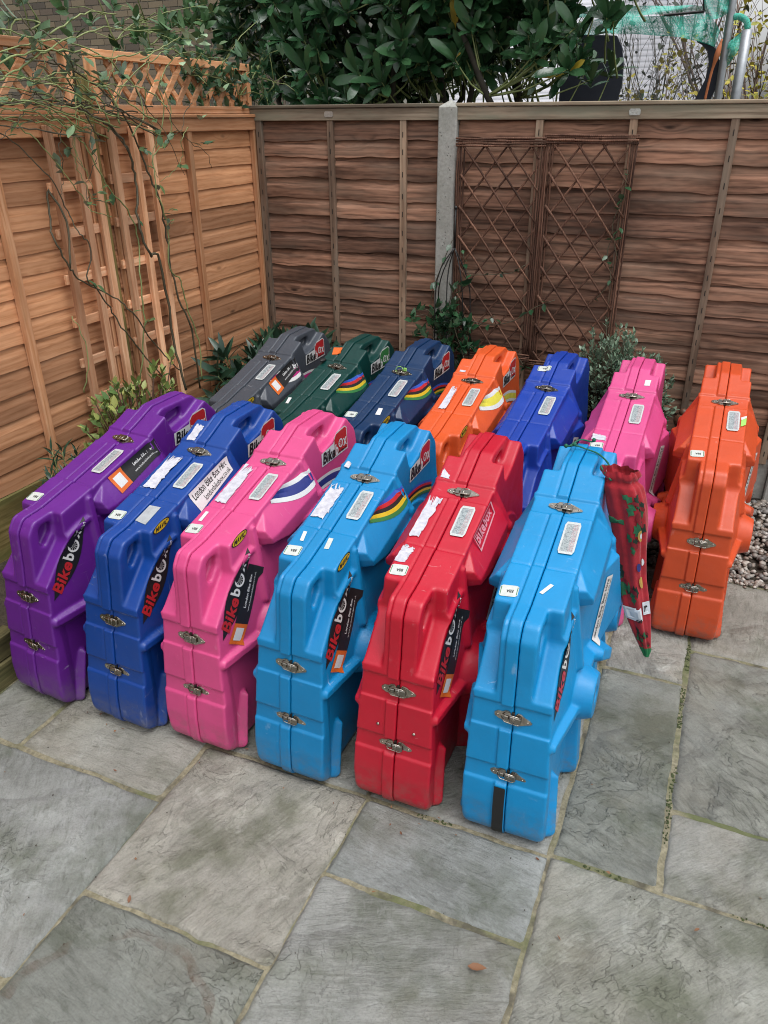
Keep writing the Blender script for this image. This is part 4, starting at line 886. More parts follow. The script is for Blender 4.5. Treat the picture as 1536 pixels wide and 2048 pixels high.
for txt, c_, sc_ in (('rr', (-.55, .672), (.40, .025)), ('of', (-1.35, .728), (.5, .02))):
    V, Fc = text_data(txt, .03, 0); F = lambda a, b: sack(c_[1]-(b-.5)*sc_[1], c_[0]+(a-.5)*sc_[0], .0042)-o0
    link('lettering', mesh('lettering', [F(a, b) for a, b in V], Fc), INK, sk)
cord = MB(); HZ = atY(1140, 912, 2.40)
P = [atY(1206, 942, 2.44), atY(1180, 925, 2.42), atY(1160, 908, 2.41)]
def toplocal(s, w, e): return C['cyan2'].matrix_world @ on_top(s, w, e)
pts = [toplocal(.80, -.062, .012), toplocal(.80, -.03, .014), toplocal(.805, .0, .010), toplocal(.79, .045, .004), toplocal(.745, .085, -.008), RW[0][0]+Vector((-.055, -.0, .0)), RW[1][0]+Vector((-.02, -.035, -.01))]
cord.tube(smooth_path([p-o0 for p in pts], 5), .0028, 6)
cord.tube(smooth_path([p-o0 for p in (toplocal(.80, -.05, .016), toplocal(.84, -.025, .02), toplocal(.87, .005, .012), toplocal(.862, .02, .018))], 4), .0026, 6)
for p in (toplocal(.80, -.062, .014), toplocal(.868, .014, .018), toplocal(.80, -.035, .018)): cord.sphere(p-o0, .007, 7, 5)
cord.build('green_cord', flat('green_cord', (.004, .11, .06), .7, var=.3, scale=200), sk, True)
# ------------------------------------------------------------------ wooden garden figure lying on a dark box by the back fence
WOODF = flat('turned_brown_wood', (.10, .045, .025), .5, var=.3, scale=25); 
t = NT('striped_cloth'); v = t.coord(rnd=False); w1 = t.N('TexWave', {'Vector': v, 'Scale': 45.0, 'Distortion': .4}, wave_type='BANDS', bands_direction='X').outputs['Fac']
w2 = t.N('TexWave', {'Vector': v, 'Scale': 45.0, 'Distortion': .4}, wave_type='BANDS', bands_direction='Z').outputs['Fac']
t.set(color=t.mix(t.ramp(w1, [(.45, 0.0), (.55, 1.0)]), (.025, .035, .055), (.22, .25, .28)), rough=.9); STRC = t.m
fy = 4.02; base = atY(1362, 905, fy); fg = tag(empty('garden_figure', (base.x, fy, -.01)), 'brown wooden garden figure in a striped grey top by the back fence', 'figure')
g0 = Vector((base.x, fy, -.01)); hz = atY(1363, 845, fy)-g0; hd = atY(1364, 842, fy)-g0; sh = atY(1358, 868, fy)-g0; hp = atY(1352, 905, fy)-g0; armp = atY(1342, 893, fy)-g0
m = MB(); m.sphere(hd, .042, 14, 9); m.sphere(hd+Vector((0, 0, .045)), .022, 10, 6); m.build('head', WOODF, fg, True)
m = MB(); m.tube(smooth_path([sh+Vector((0, 0, .025)), sh, (sh+hp)/2, hp, hp-Vector((0, 0, .05))], 4), [.03]*4+[.05]*4+[.062]*4+[.068]*5, 14); m.tube([sh+Vector((-.03, 0, .0)), armp+Vector((-.01, -.03, .04))], [.025, .02], 10); m.build('striped_top', STRC, fg, True)
m = MB(); m.sphere(armp+Vector((-.01, -.04, .03)), .030, 12, 8); m.sphere(hp+Vector((.03, -.05, -.02)), .024, 12, 8); m.build('hand', WOODF, fg, True)
m = MB(); z0 = hp.z-.05; m.box((hp.x-.09, -.07, 0), (hp.x-.01, .07, z0), ch=.01); m.box((hp.x+.0, -.07, 0), (hp.x+.08, .07, z0+.0), ch=.01); m.build('leg_block', flat('dark_stained_wood', (.035, .018, .012), .6, var=.3), fg)
# ------------------------------------------------------------------ leaves
LAUR = leafmat('laurel_leaf', (.014, .055, .022), (.050, .125, .050), (.10, .17, .08), .22)
LAURY = leafmat('yellowed_laurel_leaf', (.35, .28, .02), (.28, .16, .03), None, .4)
ROSE = leafmat('rose_leaf', (.04, .10, .045), (.12, .20, .07), (.24, .33, .24), .45)
ROSEL = leafmat('pale_rose_leaf', (.22, .34, .18), (.34, .45, .28), (.4, .5, .36), .5)
VARI = leafmat('variegated_leaf', (.06, .15, .04), (.46, .48, .14), (.2, .28, .08), .45)
GLOS = leafmat('climber_leaf', (.012, .05, .022), (.04, .11, .045), (.08, .15, .08), .3)
DAPH = leafmat('long_dark_leaf', (.010, .040, .022), (.028, .075, .040), (.05, .1, .06), .35)
EUON = leafmat('small_grey_green_leaf', (.05, .11, .065), (.26, .36, .25), (.2, .3, .2), .4)
YELL = leafmat('autumn_leaf', (.45, .36, .02), (.22, .26, .03), (.5, .4, .05), .6)
STEMG = flat('green_cane', (.20, .24, .09), .55, var=.35, scale=12); STEMD = flat('dark_cane', (.075, .065, .038), .6, var=.4, scale=12); STEMR = flat('brown_cane', (.11, .055, .035), .6, var=.3)
BARK = flat('laurel_bark', (.035, .03, .022), .9, var=.4, bump=.6, scale=25); TWIG = flat('bare_twig', (.16, .11, .09), .8, var=.2)
def leaf_geo(L, w, n=4, curl=.18, fold=.25, pt=.75):
    "leaf along +x, folded on the midrib, normal +z"
    v = []; f = []
    for i in range(n+1):
        x = i/n; ww = w*(math.sin(math.pi*x**pt)**.8 if pt < 2 else 1.62*(x**.85)*(1-x)**.42) if 0 < i < n else w*.06; zc = -curl*L*x*x
        v += [(x*L, -ww/2, zc+fold*ww*.5), (x*L, 0, zc), (x*L, ww/2, zc+fold*ww*.5)]
    for i in range(n): b = i*3; f += [(b, b+3, b+4, b+1), (b+1, b+4, b+5, b+2)]
    return v, f
def orient(d, up=None, roll=0.0):
    d = Vector(d).normalized(); up = Vector(up or (0, 0, 1)); z = (up-d*up.dot(d)); z = z.normalized() if z.length > 1e-4 else d.orthogonal().normalized(); y = z.cross(d)
    Mx = Matrix((d, y, z)).transposed(); return Mx @ Matrix.Rotation(roll, 3, 'X')
def put_leaf(mb, geo, p, d, r, sc=1.0, up=None):
    Mx = orient(d, up, r.gauss(0, .35)); mb.add([Vector(p)+Mx @ (Vector(q)*sc) for q in geo[0]], geo[1])
def whorl(r, tip, axis, n, geo, emit, spread=(.5, 1.15), sc=(.62, 1.25)):
    axis = Vector(axis).normalized(); u = axis.orthogonal().normalized(); w = axis.cross(u); a0 = r.uniform(0, 6)
    for k in range(n):
        a = a0+k*2.4; th = r.uniform(*spread)*(.35+.65*k/n); d = axis*math.cos(th)+(u*math.cos(a)+w*math.sin(a))*math.sin(th)
        emit(Vector(tip)-axis*(.055*k/n), d, r.uniform(*sc), axis)
# ---- laurel hedge behind the back fence
r = random.Random(11); lt = tag(empty('cherry_laurel', (-1.6, 5.0, 0)), 'big dark glossy laurel spilling over the back fence', 'shrub'); L0 = Vector((-1.6, 5.0, 0))
LM = []
for i in range(5):
    g_ = leaf_geo(.108+.012*i, .047+.004*i, 7, .08+.06*i, .20, 3); me = mesh('leaf', *g_); me.materials.append(LAUR); me.polygons.foreach_set('use_smooth', [True]*len(me.polygons)); LM.append((me, g_))
meY = mesh('leaf', *LM[2][1]); meY.materials.append(LAURY)
tr = MB()
roots = [(-2.1, 5.2), (-1.75, 5.0), (-1.5, 5.25), (-1.2, 5.05), (-1.05, 5.3), (-2.5, 5.1)]
limbs = []
for (x, y) in roots:
    for k in range(4):
        a = r.uniform(0, 6.28); p0 = Vector((x, y, 0)); p1 = p0+Vector((r.uniform(-.1, .1), r.uniform(-.1, .1), 1.3)); p2 = p1+Vector((r.uniform(-.5, .5), r.uniform(-.45, .3), .65)); p3 = p2+Vector((r.uniform(-.4, .4), r.uniform(-.3, .3), .6))
        if p3.x/p3.y > -.26 or p2.x/p2.y > -.25: continue
        tr.tube(smooth_path([p-L0 for p in (p0, p1, p2, p3)], 3), [.035-.0028*i for i in range(10)], 6); limbs.append((p1, p2, p3))
tr.build('branch', BARK, lt, True)
tips = []
def canopy_bottom(x):   # world height of the lower edge of the crown seen above the fence
    return 1.93+.10*math.sin(x*3.1)+.05*math.sin(x*7+1)
n = 0
while len(tips) < 760:
    x = r.uniform(-3.1, -.6); y = r.uniform(4.5, 5.7); z = r.uniform(1.88, 3.1)
    if y > 4.9 and r.random() < .45: continue
    if x < -2.62+ (z-1.9)*-.6: 
        if z < 2.42+ .25*math.sin(x*9): continue
    q_ = x/y
    if q_ > -.245 and (z < 2.03 or r.random() < .12+(q_+.245)*5): continue
    if q_ > -.145: continue
    if z < canopy_bottom(x)+(.05 if y < 4.8 else 0): continue
    if fbm(np.array([x*2.3]), np.array([z*2.6+y]), 31, 3)[0] < .36: continue
    tips.append((Vector((x, y, z)), y < 4.95))
front = []; back = MB()
def emL(p, d, s_, up):
    i = r.randrange(5)
    front.append((p, d, s_, up, i))
tw = MB()
for p, fr_ in tips:
    c_ = Vector((p.x*.9-.15, 5.35, p.z-.35)); ax = (p-c_).normalized()+Vector((r.uniform(-.35, .35), -.25, r.uniform(-.1, .5))); ax.normalize()
    q = min((l for lm in limbs for l in lm), key=lambda l: (l-p).length) if r.random() < .6 else p-ax*.4
    if (q-p).length > .55: q = p-ax*.4
    tw.tube(smooth_path([q-L0, (q+p)/2-L0+Vector((0, 0, -.03)), p-L0], 2), [.007, .006, .005, .004, .003], 5); whorl(r, p, ax, r.randint(7, 12), None, emL, (.6, 1.45))
# extra thick inner mass so the heart of the shrub is dark with leaves, not see-through
for k in range(2100):
    y = r.uniform(5.15, 6.1); x, z = r.uniform(-3.2, -.245*y), r.uniform(1.95, 3.1)
    if z < canopy_bottom(x)+.10 and r.random() < .75: continue
    d = Vector((r.uniform(-1, 1), r.uniform(-1, .6), r.uniform(-.8, .6))); put_leaf(back, LM[r.randrange(5)][1], Vector((x, y, z))-L0, d, r, r.uniform(.8, 1.3))
tw.build('twig', STEMG, lt, True)
front.sort(key=lambda q: (q[0]-Vector((0, 0, CAM_H))).length)
vis = []; rest = []
for q in front:
    d = q[0]-Vector((0, 0, CAM_H)); zz = d.dot(_fw); u, v_ = 768+F_PX*d.dot(_rt)/zz, 1024-F_PX*d.dot(_up)/zz
    (vis if (-30 < u < 1566 and -30 < v_ < 240 and len(vis) < 298) else rest).append(q)
for k, (p, d, s_, up, i) in enumerate(vis):
    Mx = orient(d, up, r.gauss(0, .35)).to_4x4() @ Matrix.Scale(s_, 4); Mx.translation = p-L0; o = bpy.data.objects.new('leaf', meY if k % 47 == 11 else LM[i][0]); COL.objects.link(o); o.parent = lt; o.matrix_local = Mx
for (p, d, s_, up, i) in rest: put_leaf(back, LM[i][1], p-L0, d, r, s_, up)
tag(back.build('foliage', LAUR, lt, True), kind='stuff')
# ---- small shrubs
def bush(name, label, cat, c, rad, n, geo, mat, stem, seed, wh=(3, 6), up=.6, spread=(.6, 1.3), sc=(.7, 1.15), hemi=True):
    r = random.Random(seed); c = Vector(c); t = tag(empty(name, c), label, cat); S = MB(); Lf = MB()
    for k in range(n):
        a = r.uniform(0, 6.28); e = math.asin(r.uniform(0 if hemi else -.7, 1)); q = r.uniform(.5, 1)**.5; lump = 1+.18*math.sin(a*3+seed)+.12*math.sin(e*5+a*2)
        p = Vector((math.cos(a)*math.cos(e)*rad[0], math.sin(a)*math.cos(e)*rad[1], math.sin(e)*rad[2]))*q*lump; ax = (p.normalized()+Vector((0, 0, up)))
        b = Vector((p.x*.25, p.y*.25, -.0)); S.tube(smooth_path([b, b.lerp(p, .5)+Vector((0, 0, -.02)), p], 2), [.005, .0045, .004, .003, .002], 4)
        def em(pp, d, s_, up_): put_leaf(Lf, geo, pp, d, r, s_, up_)
        whorl(r, p, ax, r.randint(*wh), None, em, spread, sc)
    S.build('stem', stem, t, True); Lf.build('foliage', mat, t, True); return t
P = atY(1228, 760, 4.02); bush('box_shrub', 'small shrub of pale edged leaves behind the pink case in the back row', 'shrub', (P.x, 3.97, .50), (.29, .22, .37), 820, leaf_geo(.026, .014, 3, .1, .2), EUON, STEMD, 3, (6, 9), .5, sc=(.7, 1.3), hemi=False)
P = atX(520, 715, -2.42); bush('broadleaf_shrub', 'dark long leaved shrub in the corner behind the grey case', 'shrub', (-2.43, P.y, .30), (.20, .50, .36), 75, leaf_geo(.15, .036, 4, .18, .2, .85), DAPH, STEMG, 8, (6, 9), .35, (.8, 1.5))
bush('broadleaf_shrub', 'dark long leaved shrub against the back fence beside the green case', 'shrub', (-2.25, 4.12, .38), (.28, .1, .30), 30, leaf_geo(.14, .034, 4, .18, .2, .85), DAPH, STEMG, 18, (6, 9), .35, (.8, 1.5))
P = atX(255, 800, -2.45); bush('variegated_shrub', 'yellow and green leaved plant behind the purple case', 'shrub', (-2.42, P.y, .36), (.15, .44, .46), 170, leaf_geo(.052, .027, 3, .1, .2), VARI, STEMR, 5, (3, 6), .5)
P = atX(100, 950, -2.45); bush('evergreen_plant', 'little narrow leaved plant left of the purple case', 'plant', (-2.36, P.y+.02, .26), (.13, .19, .36), 60, leaf_geo(.065, .012, 3, .3, .2), DAPH, STEMG, 6, (5, 8), .7)
# ---- climbing rose over the square trellis: canes drawn as real tubes just in front of the fence
RX = LX+.10; r = random.Random(21); rose = tag(empty('climbing_rose', (RX, 3.2, 0)), 'tangled climbing rose with green arching canes over the left fence', 'climber'); R0 = Vector((RX, 3.2, 0))
S1 = MB(); S2 = MB(); RL = MB(); RP = MB(); g1 = leaf_geo(.05, .030, 3, .12, .2, .9)
def cane(pp, r0, r1, mb, off=0.0, leaves=0, pale=False):
    Q = [atX(u, v_, RX+off+.02*math.sin(i*1.7+u)) for i, (u, v_) in enumerate(pp)]; Q = smooth_path(Q, 5)
    for i in range(1, len(Q)-1): Q[i] = Q[i]+Vector((r.uniform(-.004, .004), r.uniform(-.006, .006), r.uniform(-.006, .006)))
    r0 *= .72; r1 *= .8; mb.tube([q-R0 for q in Q], [r0+(r1-r0)*i/(len(Q)-1) for i in range(len(Q))], 6)
    for k in range(int(leaves*.32)):
        i = r.randrange(len(Q)//4, len(Q)); d = Vector((r.uniform(.0, .9), r.uniform(-1, 1), r.uniform(-.5, .9))); p = Q[i]-R0
        for j in range(r.choice((1, 3, 3, 5))):
            dd = d+Vector((r.uniform(-.6, .6), r.uniform(-.7, .7), r.uniform(-.6, .6))); put_leaf(RP if pale else RL, g1, p+d.normalized()*.02*j, dd, r, r.uniform(.6, 1.15))
k_ = 1/2.498
def pc(*a): return [(a[i]*k_, a[i+1]*k_) for i in range(0, len(a), 2)]
cane(pc(930, 1950, 870, 1700, 800, 1300, 745, 1270, 690, 1100, 680, 900, 640, 760, 600, 680, 520, 610, 450, 570, 330, 510, 200, 500, 60, 520, -120, 560), .009, .005, S1, .03, 14)
cane(pc(1000, 1940, 960, 1650, 880, 1450, 830, 1180, 800, 1000, 740, 860, 690, 730, 600, 560, 480, 430, 330, 330, 160, 300, -40, 250), .007, .004, S1, .02, 16)
cane(pc(1010, 1900, 990, 1700, 940, 1550, 900, 1400, 850, 1340, 830, 1100, 780, 950, 770, 780, 840, 700, 850, 560, 800, 380), .005, .003, S2, .04, 10)
cane(pc(350, 1340, 330, 1100, 240, 950, 250, 1100, 270, 1200, 345, 1330, 390, 1390, 560, 1480, 660, 1560, 800, 1750, 900, 1850), .006, .004, S1, .03, 8)
cane(pc(870, 1960, 700, 1750, 620, 1650, 560, 1560, 490, 1450, 440, 1400, 450, 1230, 400, 1170, 340, 1060, 260, 900, 160, 800, 60, 700, -60, 640), .005, .003, S1, .05, 8)
cane(pc(700, 1900, 720, 1600, 700, 1400, 690, 1200, 640, 1050, 560, 960, 480, 830, 400, 700, 300, 640, 150, 600, 0, 590, -100, 570), .005, .003, S2, .03, 12)
cane(pc(780, 740, 820, 560, 800, 420, 860, 300, 960, 260, 1080, 300), .004, .002, S2, .05, 18)
cane(pc(540, 660, 520, 520, 400, 440, 230, 400, 60, 370, -60, 340), .005, .003, S2, .02, 10)
cane(pc(600, 620, 560, 470, 450, 370, 300, 270, 130, 180, -60, 120), .006, .003, S2, .05, 12)
cane(pc(560, 560, 620, 420, 760, 300, 860, 250, 980, 350, 1160, 420), .004, .002, S2, .06, 16)
cane(pc(660, 680, 720, 560, 660, 420, 540, 300, 420, 240, 250, 200, 60, 240, -60, 280), .005, .003, S2, .07, 12)
cane(pc(0, 400, 120, 330, 230, 260, 380, 180, 520, 140, 620, 150, 760, 160), .005, .003, S2, .08, 12)
cane(pc(-40, 320, 120, 270, 260, 250, 400, 260, 560, 290, 700, 260, 860, 240), .005, .003, S2, .10, 10)
cane(pc(-60, 560, 80, 620, 200, 720, 320, 860, 420, 1000, 470, 1060, 560, 1080), .004, .002, S2, .06, 8)
cane(pc(200, 150, 330, 260, 380, 420, 420, 560, 500, 700), .004, .003, S1, .08, 6)
cane(pc(90, 60, 200, 210, 330, 380, 440, 560, 560, 640, 640, 760), .004, .003, S1, .04, 4)
cane(pc(250, 170, 340, 110, 450, 60, 580, 70), .005, .003, S2, .12, 5)
cane(pc(420, 1960, 440, 1800, 400, 1650, 360, 1580), .004, .002, S2, .05, 2)
for j in range(20):
    u0, v0 = r.uniform(380, 860), r.uniform(520, 700); P_ = [(u0, v0)]; dx, dy = r.uniform(-190, -70), r.uniform(-95, -25)
    for s_ in range(5): P_.append((P_[-1][0]+dx+r.uniform(-30, 30), P_[-1][1]+dy*(1-.3*s_)+r.uniform(-20, 20)))
    cane([(a*k_, b*k_) for a, b in P_], .0045, .002, S2 if j % 3 else S1, r.uniform(.0, .14), 3)
for j in range(22):
    u0, v0 = r.uniform(100, 1000), r.uniform(420, 640); P_ = [(u0, v0)]; dx, dy = r.uniform(-60, 60), r.uniform(-90, -30) if j < 11 else r.uniform(60, 120)
    for s_ in range(4): P_.append((P_[-1][0]+dx+r.uniform(-40, 40), P_[-1][1]+dy+r.uniform(-30, 30)))
    cane([(a*k_, b*k_) for a, b in P_], .003, .0015, S1 if j % 2 else S2, r.uniform(.02, .1), 6)
cane(pc(700, 300, 820, 230, 900, 190, 960, 200), .004, .002, S2, .12, 0)
for (u, v_) in ((940, 200), (1010, 170), (1050, 160), (990, 220), (920, 160), (910, 310), (1000, 600), (340, 690), (1110, 460)):
    for j in range(2): put_leaf(RP, leaf_geo(.062, .034, 3, .1, .2, .9), atX(u*k_, v_*k_, RX+.11)-R0, Vector((r.uniform(0, .8), r.uniform(-1, 1), r.uniform(-.6, .8))), r, r.uniform(.8, 1.2))
S1.build('dark_cane', STEMD, rose, True); S2.build('green_cane', STEMG, rose, True); RL.build('foliage', ROSE, rose, True); RP.build('pale_foliage', ROSEL, rose, True)
# ---- leafy climber in the corner above the fence, and clumps rising behind the left fence
def clump(name, label, pts, n, geo, mat, stem, seed, rad, cat='climber'):
    r = random.Random(seed); c = Vector(pts[0]); t = tag(empty(name, c), label, cat); S = MB(); Lf = MB(); S.tube(smooth_path([q-c for q in sorted(pts, key=lambda q: (q-c).length)], 3), .004, 5)
    for k in range(n):
        a = Vector(pts[r.randrange(len(pts))]); p = a+Vector((r.gauss(0, rad[0]), r.gauss(0, rad[1]), r.gauss(0, rad[2]))); ax = Vector((r.uniform(-.5, .9), r.uniform(-1, .3), r.uniform(.0, 1)))
        S.tube([a-c, (a+p)/2-c+Vector((0, 0, .02)), p-c], [.003, .0025, .0018], 4)
        whorl(r, p-c, ax, r.randint(4, 7), None, lambda pp, d, s_, u_: put_leaf(Lf, geo, pp, d, r, s_, u_), (.5, 1.3))
    S.build('stem', stem, t, True); Lf.build('foliage', mat, t, True)
CP = [atX(u, v_, LX+.02) for u, v_ in ((400, 115), (430, 150), (450, 120), (470, 160), (480, 190), (440, 185), (380, 150))]+[atY(u, v_, BY+.1) for u, v_ in ((505, 150), (530, 190), (520, 130), (548, 165), (505, 200))]
clump('evergreen_climber', 'small leaved evergreen climber in the corner over the lattice', CP, 95, leaf_geo(.055, .026, 3, .12, .2), GLOS, STEMG, 33, (.06, .06, .05))
CP = [atX(u, v_, LX-.22) for u, v_ in ((60, 60), (30, 40), (80, 45), (20, 75))]
clump('young_laurel', 'pale laurel shoot standing up behind the left fence', CP, 8, leaf_geo(.09, .04, 4, .15, .2), ROSE, STEMG, 34, (.03, .05, .06), 'shrub')
CP = [atX(u, v_, LX-.35) for u, v_ in ((210, 30), (250, 60), (290, 40), (330, 70), (380, 50), (420, 60), (300, 90), (360, 110), (230, 80))]
clump('young_laurel', 'green leafy shrub behind the lattice in front of the brick house', CP, 40, leaf_geo(.075, .034, 4, .15, .2), leafmat('mid_green_leaf', (.03, .08, .03), (.10, .20, .08), None, .35), STEMG, 35, (.14, .14, .09), 'shrub')
# ---- climber at the foot of the concrete post, with its black wire support
CP = [atY(u, v_, BY-.16) for u, v_ in ((885, 655), (905, 640), (880, 690), (920, 690), (900, 715), (935, 670), (895, 620), (870, 640))]
clump('leafy_climber', 'dark leaved climber at the foot of the concrete post', CP, 60, leaf_geo(.058, .028, 3, .12, .2), GLOS, STEMD, 36, (.05, .05, .07))
r = random.Random(41); cl = tag(empty('trailing_climber', (-1.2, BY-.1, .7)), 'thin trailing climber threading through the willow trellises', 'climber'); c0_ = Vector((-1.2, BY-.1, .7)); S = MB(); Lf = MB()
for pts in (((900, 610), (940, 640), (985, 650), (1030, 640), (1070, 615), (1110, 600)), ((925, 500), (935, 545), (960, 550), (1000, 548), (1025, 545), (1050, 530)), ((1255, 340), (1245, 400), (1225, 450), (1235, 520)), ((1190, 600), (1220, 560), (1215, 500), (1240, 455)), ((900, 700), (960, 650), (990, 630)), ((870, 660), (862, 600), (880, 540), (905, 480)), ((1050, 735), (1020, 700), (960, 690))):
    Q = smooth_path([atY(u, v_, BY-.10) for u, v_ in pts], 5); S.tube([q-c0_ for q in Q], .0022, 5)
    for k in range(9):
        q = Q[r.randrange(len(Q))]; put_leaf(Lf, leaf_geo(.045, .026, 3, .12, .2), q-c0_, Vector((r.uniform(-1, 1), -.6, r.uniform(-.8, .6))), r, r.uniform(.6, 1.2))
S.build('stem', STEMD, cl, True); Lf.build('foliage', GLOS, cl, True)
m = MB(); top = atY(909, 495, BY-.13); w0 = top
for (u, v_) in ((868, 700), (876, 640), (892, 700), (925, 690), (940, 640)):
    mid = atY((u+909)/2+(u-909)*.35, 560, BY-.13-.04*math.sin(u)); m.tube(smooth_path([top-w0, mid-w0, atY(u, v_, BY-.13-.05*math.cos(u))-w0, Vector((atY(u, v_, BY-.13).x, BY-.14-.05*math.cos(u), .05))-w0], 4), .0035, 6)
m.tube([top-w0+Vector((0, 0, .20)), top-w0], .005, 6); m.sphere((0, 0, .2), .010)
tag(m.build('plant_support', flat('black_wire', (.01, .01, .01), .5), None, True), 'black wire plant support leaning on the concrete post', 'plant support').location = w0
# fallen leaves and bits on the slabs
FL = leafmat('dry_leaf', (.16, .06, .03), (.22, .11, .05), None, .7)
for i, (u, v_, s_, lb) in enumerate(((935, 1935, .045, 'small dry brown leaf on the slab at the front'), (258, 1809, .022, 'tiny brown leaf on the mortar joint at lower left'), (1398, 1860, .018, 'dark scrap of leaf on the big pale slab'), (1110, 1280, .03, None))):
    if not lb: continue
    p = atZ(u, v_, .004); me = mesh('fallen_leaf', *leaf_geo(s_, s_*.42, 4, -.25, .5)); o = link('fallen_leaf', me, FL, None, True); o.location = p+Vector((0, 0, .006)); o.rotation_euler = (.1, .1, i*1.9+.2); tag(o, lb, 'leaf')
m = MB(); r = random.Random(9)
for k in range(130):
    x, y = r.uniform(-1.9, .9), r.uniform(.6, 2.6); q = r.uniform(.0012, .003); m.sphere((x, y, .004+q*.4), q, 5, 3, sc=(1, r.uniform(.5, 1.6), .6))
tag(m.build('grit', SOIL), kind='stuff')
m = MB(); r = random.Random(19)
for k in range(46):
    x, y = (r.uniform(-1.9, .1), 1.50+r.gauss(0, .05)) if k < 18 else (r.uniform(-1.9, .8), r.uniform(.7, 2.9))
    put_leaf(m, leaf_geo(r.uniform(.006, .017), r.uniform(.003, .008), 3, -.3, .5), Vector((x, y, .006)), Vector((r.uniform(-1, 1), r.uniform(-1, 1), 0)), r, 1)
tag(m.build('leaf_litter', FL), kind='stuff')
# ------------------------------------------------------------------ beyond the fences
t = NT('london_stock_brick'); v = t.coord(); n = t.noise(v, 40, 4); oi = t.N('ObjectInfo').outputs['Random']; isl = t.N('NewGeometry').outputs['Random Per Island']; k = t.math('FRACT', t.math('ADD', oi, isl))
c = t.ramp(k, [(0, (.10, .08, .065)), (.3, (.19, .145, .10)), (.6, (.26, .20, .13)), (.85, (.15, .11, .085)), (1, (.30, .24, .17))]); c = t.mix(t.math('MULTIPLY', n, .4), c, (.08, .07, .06)); t.set(color=c, rough=.9); BRICK = t.m
PALE = flat('pale_render', (.46, .46, .43), .8, var=.06, scale=3); CREAMW = flat('cream_paint', (.52, .48, .38), .8); GLASS = flat('window_glass', (.08, .09, .10), .08, var=.05); SASH = flat('white_sash_paint', (.72, .72, .72), .5); MORT2 = flat('brick_mortar', (.26, .25, .22), .9)
def house(name, label, x0, x1, Y, h, depth, mat, wins, roofm=None, rh=2.2):
    t = tag(empty(name, ((x0+x1)/2, Y, 0)), label, 'house'); c = Vector(((x0+x1)/2, Y, 0))
    m = MB(); m.box((x0-c.x, 0, -.08), (x1-c.x, depth, h)); m.build('wall', mat, t)
    for (x, z, w, hh) in wins:
        f = MB(); b = .06
        f.box((x-w/2-c.x, -.04, z), (x+w/2-c.x, -.003, z+b)); f.box((x-w/2-c.x, -.04, z+hh-b), (x+w/2-c.x, -.003, z+hh)); f.box((x-w/2-c.x, -.038, z+b), (x-w/2+b-c.x, -.003, z+hh-b)); f.box((x+w/2-b-c.x, -.038, z+b), (x+w/2-c.x, -.003, z+hh-b)); f.box((x-w/2+b-c.x, -.036, z+hh/2-.03), (x+w/2-b-c.x, -.003, z+hh/2+.03)); f.box((x-.02-c.x, -.034, z+b), (x+.02-c.x, -.005, z+hh/2-.031))
        fo = f.build('window', SASH, t); g = MB(); g.box((x-w/2+b-c.x, -.02, z+b), (x+w/2-b-c.x, -.006, z+hh-b)); g.build('pane', GLASS, fo)
        s_ = MB(); s_.box((x-w/2-.06-c.x, -.09, z-.07), (x+w/2+.06-c.x, -.002, z-.005)); s_.build('sill', SASH, t)
    if roofm:
        m = MB(); a, b = x0-c.x-.2, x1-c.x+.2; m.add([(a, -.25, h), (b, -.25, h), (b, depth/2, h+rh), (a, depth/2, h+rh), (b, depth+.25, h), (a, depth+.25, h)], [(0, 1, 2, 3), (3, 2, 4, 5), (1, 4, 2), (0, 3, 5), (0, 5, 4, 1)]); m.build('roof', roofm, t)
    return t
# brick house far left: real bricks where they can be told apart
HY = 9.6; bh = house('brick_house', 'yellow brick house far behind the left fence', -14.5, -5.2, HY, 6.5, 7, MORT2, [(-13.2, 2.2, 1.0, 1.6)], None); hc = Vector((-9.85, HY, 0))
bm_ = MB(); bm_.box((-.1075, -.012, -.0325), (.1075, -.001, .0325)); bme = mesh('brick', bm_.v, bm_.f); bme.materials.append(BRICK); cnt = 0; rest = MB(); cand = []
for j in range(70):
    z = .4+j*.075+.0375
    for i in range(-2, 42):
        x = -14.4+i*.225+(.1125 if j % 2 else 0)
        if x < -14.3 or x > -5.4 or (abs(x+13.2) < .66 and 2.05 < z < 3.9): continue
        d = Vector((x, HY, z))-Vector((0, 0, CAM_H)); zz = d.dot(_fw); u, v_ = 768+F_PX*d.dot(_rt)/zz, 1024-F_PX*d.dot(_up)/zz
        if not (-40 < u < 560 and -40 < v_ < 260): 
            if u > -400 and v_ > -400: rest.add([(p[0]+x-hc.x, p[1], p[2]+z) for p in bm_.v], bm_.f)
            continue
        if v_ < 115 and u < 235 and cnt < 296: inst('brick', bme, bh, (x-hc.x, 0, z)); cnt += 1
        else: rest.add([(p[0]+x-hc.x, p[1], p[2]+z) for p in bm_.v], bm_.f)
tag(rest.build('brickwork', BRICK, bh), kind='stuff')
t = NT('pale_slate_tiles'); v = t.coord(rnd=False); w_ = t.N('TexWave', {'Vector': v, 'Scale': 3.4, 'Distortion': .15}, wave_type='BANDS', bands_direction='Z').outputs['Fac']; t.set(color=t.ramp(w_, [(.1, (.32, .33, .36)), (.3, (.50, .50, .54))]), rough=.5, normal=t.bump(w_, .5, .03)); TILE = t.m
house('terraced_house', 'cream terraced house seen through the gaps in the laurel', -12.5, -6.0, 17.5, 5.6, 7, CREAMW, [(-11.2, 1.3, 1.1, 1.6), (-9.4, 1.3, 1.1, 1.6), (-7.6, 1.3, 1.1, 1.6), (-11.2, 3.6, 1.1, 1.5), (-9.4, 3.6, 1.1, 1.5), (-7.6, 3.6, 1.1, 1.5)], TILE)
